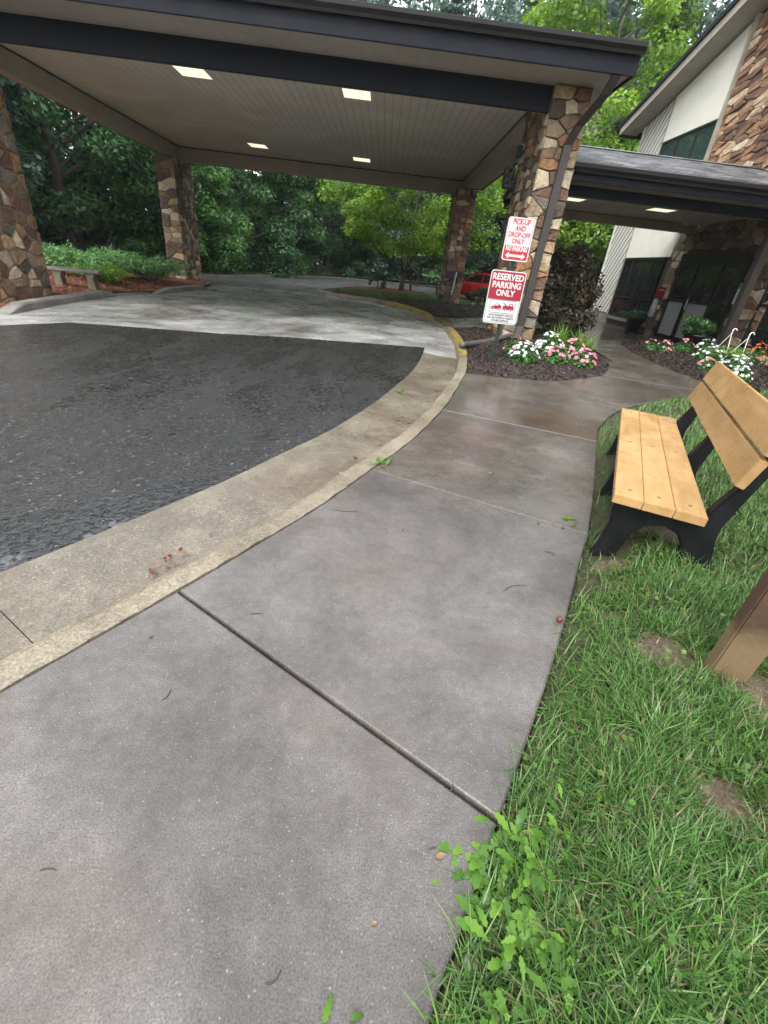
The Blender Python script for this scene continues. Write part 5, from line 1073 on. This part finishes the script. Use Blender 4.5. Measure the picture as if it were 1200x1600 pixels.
# loose twigs, leaves and a nut on the walk
def twig(x, y, L, a, label, r_=.0017, z=.002):
    rr = random.Random(int(abs(x*997+y*131)*10)); n_ = 6; b = rr.uniform(-.25, .25)
    pts = [(x+math.cos(a)*L*(t-.5)-math.sin(a)*b*L*math.sin(math.pi*t), y+math.sin(a)*L*(t-.5)+math.cos(a)*b*L*math.sin(math.pi*t), z) for t in np.linspace(0, 1, n_)]
    MB().tube(pts, [r_*.6, r_, r_, r_*.9, r_*.8, r_*.4], 6).build('twig', M('twig'), None, True, label=label, cat='twig', group='twigs on the walk')
for a in ((-.23, 2.24, .14, .1, 'dark curved twig near the second joint of the walk'), (-.47, 1.32, .05, .2, 'short twig beyond the near joint, left of middle'), (-.64, .91, .045, 1.4, 'tiny curved twig on the nearest slab at left'), (.67, 1.68, .14, .45, 'thin straight twig toward the grass side of the walk'),
          (-.68, .43, .035, .1, 'small dark twig on the nearest slab near the left edge'), (.93, 2.02, .06, -.6, 'thin twig close to the grass below the bench'), (.12, 2.09, .03, 1.2, 'small dark bit in the middle of the second slab'), (.22, .56, .022, .3, 'short twig beside the pale chip near the grass'), (.28, .72, .03, 1.2, 'twig lying across the near joint'), (-.12, .30, .035, .7, 'faint twig at the bottom of the picture'), (1.2, 6.2, .2, .6, 'pale twig on the walk before the mulch bed'), (.82, 6.35, .16, .3, 'twig near the kerb before the mulch bed')): twig(*a)
def leaf(x, y, z, s_, a, label, tone, mat='litter', tilt=.25, grp='fallen leaves'):
    r = np.random.default_rng(int(abs(x*733+y*977)*10)); pr = [(-.5, 0), (-.25, .2), (.05, .27), (.3, .14), (.5, 0), (.3, -.14), (.05, -.27), (-.25, -.2)]
    c, s2 = math.cos(a), math.sin(a); V = [(x, y, z+.002)]+[(x+s_*(p*c-q*s2), y+s_*(p*s2+q*c), z+.003+s_*tilt*abs(q)+r.uniform(0, .1)*s_) for p, q in pr]
    link('fallen_leaf', np_mesh('leaf', np.array(V), np.array([(0, 1+k, 1+(k+1) % 8) for k in range(8)]), np.full(9, tone)), M(mat), label=label, cat='leaf', group=grp)
zg = -.124
for i in range(15):
    x, y = -1.04+rng.normal()*.03, 1.71+rng.normal()*.045; leaf(x, y, zg+.004*i, rng.uniform(.025, .045), rng.uniform(0, 6), 'small red-brown leaf in the wet cluster against the near kerb', rng.choice([0, .3, .5, 1.]), grp='leaf cluster by the kerb')
leaf(-1.0, 1.79, zg+.02, .06, .6, 'yellowish leaf at the end of the red cluster by the kerb', .66)
for i in range(16):
    t_ = rng.uniform(0, 1); j = int(60+t_*42); p = K[j]+KN[j]*rng.uniform(.24, .42); leaf(p[0], p[1], zg, rng.uniform(.03, .06), rng.uniform(0, 6), 'small brown leaf lying in the gutter farther along the kerb', rng.uniform(0, 1), grp='leaves along the gutter')
leaf(-.81, 1.14, .0, .02, 1, 'tiny red-brown leaf on the nearest slab', .3); leaf(.24, .545, .0, .028, .3, 'pale round chip on the nearest slab near the grass', .62); leaf(.08, .40, .0, .018, .3, 'small pale spot-like chip low on the nearest slab', .6); leaf(.76, 3.04, .0, .03, .4, 'small pale leaf on the brown wet slab', .66); leaf(.95, 2.35, .0, .03, .9, 'small brown leaf near the grass below bench', .3)
for i in range(26):
    x, y = rng.uniform(5.6, 6.6), rng.uniform(7.6, 11.5); leaf(x, y, Z(zbr, x, y)+.02, rng.uniform(.04, .08), rng.uniform(0, 6), 'dry leaf lying on the mulch before the door', rng.uniform(.3, .8), grp='leaves on the mulch')
MB().lathe([(.002, 0), (.011, .003), (.014, .012), (.010, .022), (.002, .026)], (.82, 1.48, 0), 12).build('nut', M('nut'), None, True, label='round reddish nut on the walk near the grass edge', cat='nut')
for i, (x, y, s_) in enumerate(((.395, .60, .022), (.30, .36, .02), (.43, .70, .014))):
    MB().lathe([(s_*.3, 0), (s_*.9, s_*.2), (s_, s_*.5), (s_*.6, s_*.8), (s_*.1, s_*.9)], (x, y, -.03), 8).build('stone_chip', M('old_concrete'), None, True, label=('pale stone at the end of the near joint', 'pale stone chip at the grass edge by the weeds', 'smaller pale stone above the end of the near joint')[i], cat='stone')
for i, (x, y, s_) in enumerate(((-.28, 2.93, .03), (-.36, 3.02, .025), (-.55, 2.2, .02), (-1.12, 1.5, .014), (-.42, 2.62, .016))):
    MB().lathe([(s_*.3, 0), (s_*.9, s_*.2), (s_, s_*.4), (s_*.6, s_*.6), (s_*.1, s_*.7)], (x-.35*(i == 3), y, -.13), 8).build('pebble', M('kerb'), None, True, label='pale pebble lying in the gutter', cat='pebble', group='pebbles in the gutter')

# ------------------------------------------------------------------ rain haze
mt = bpy.data.materials.new('haze'); mt.use_nodes = True; t = mt.node_tree; t.nodes.clear()
pv = t.nodes.new('ShaderNodeVolumePrincipled'); pv.inputs['Color'].default_value = (.82, .88, .92, 1); pv.inputs['Density'].default_value = .0005; pv.inputs['Anisotropy'].default_value = .2
t.links.new(pv.outputs[0], t.nodes.new('ShaderNodeOutputMaterial').inputs['Volume'])
hb_ = MB().box(-275, 275, -245, 305, -3.5, 34).build('haze', mt, None, label='thin rain haze between the near things and the wood', cat='haze', kind='stuff')
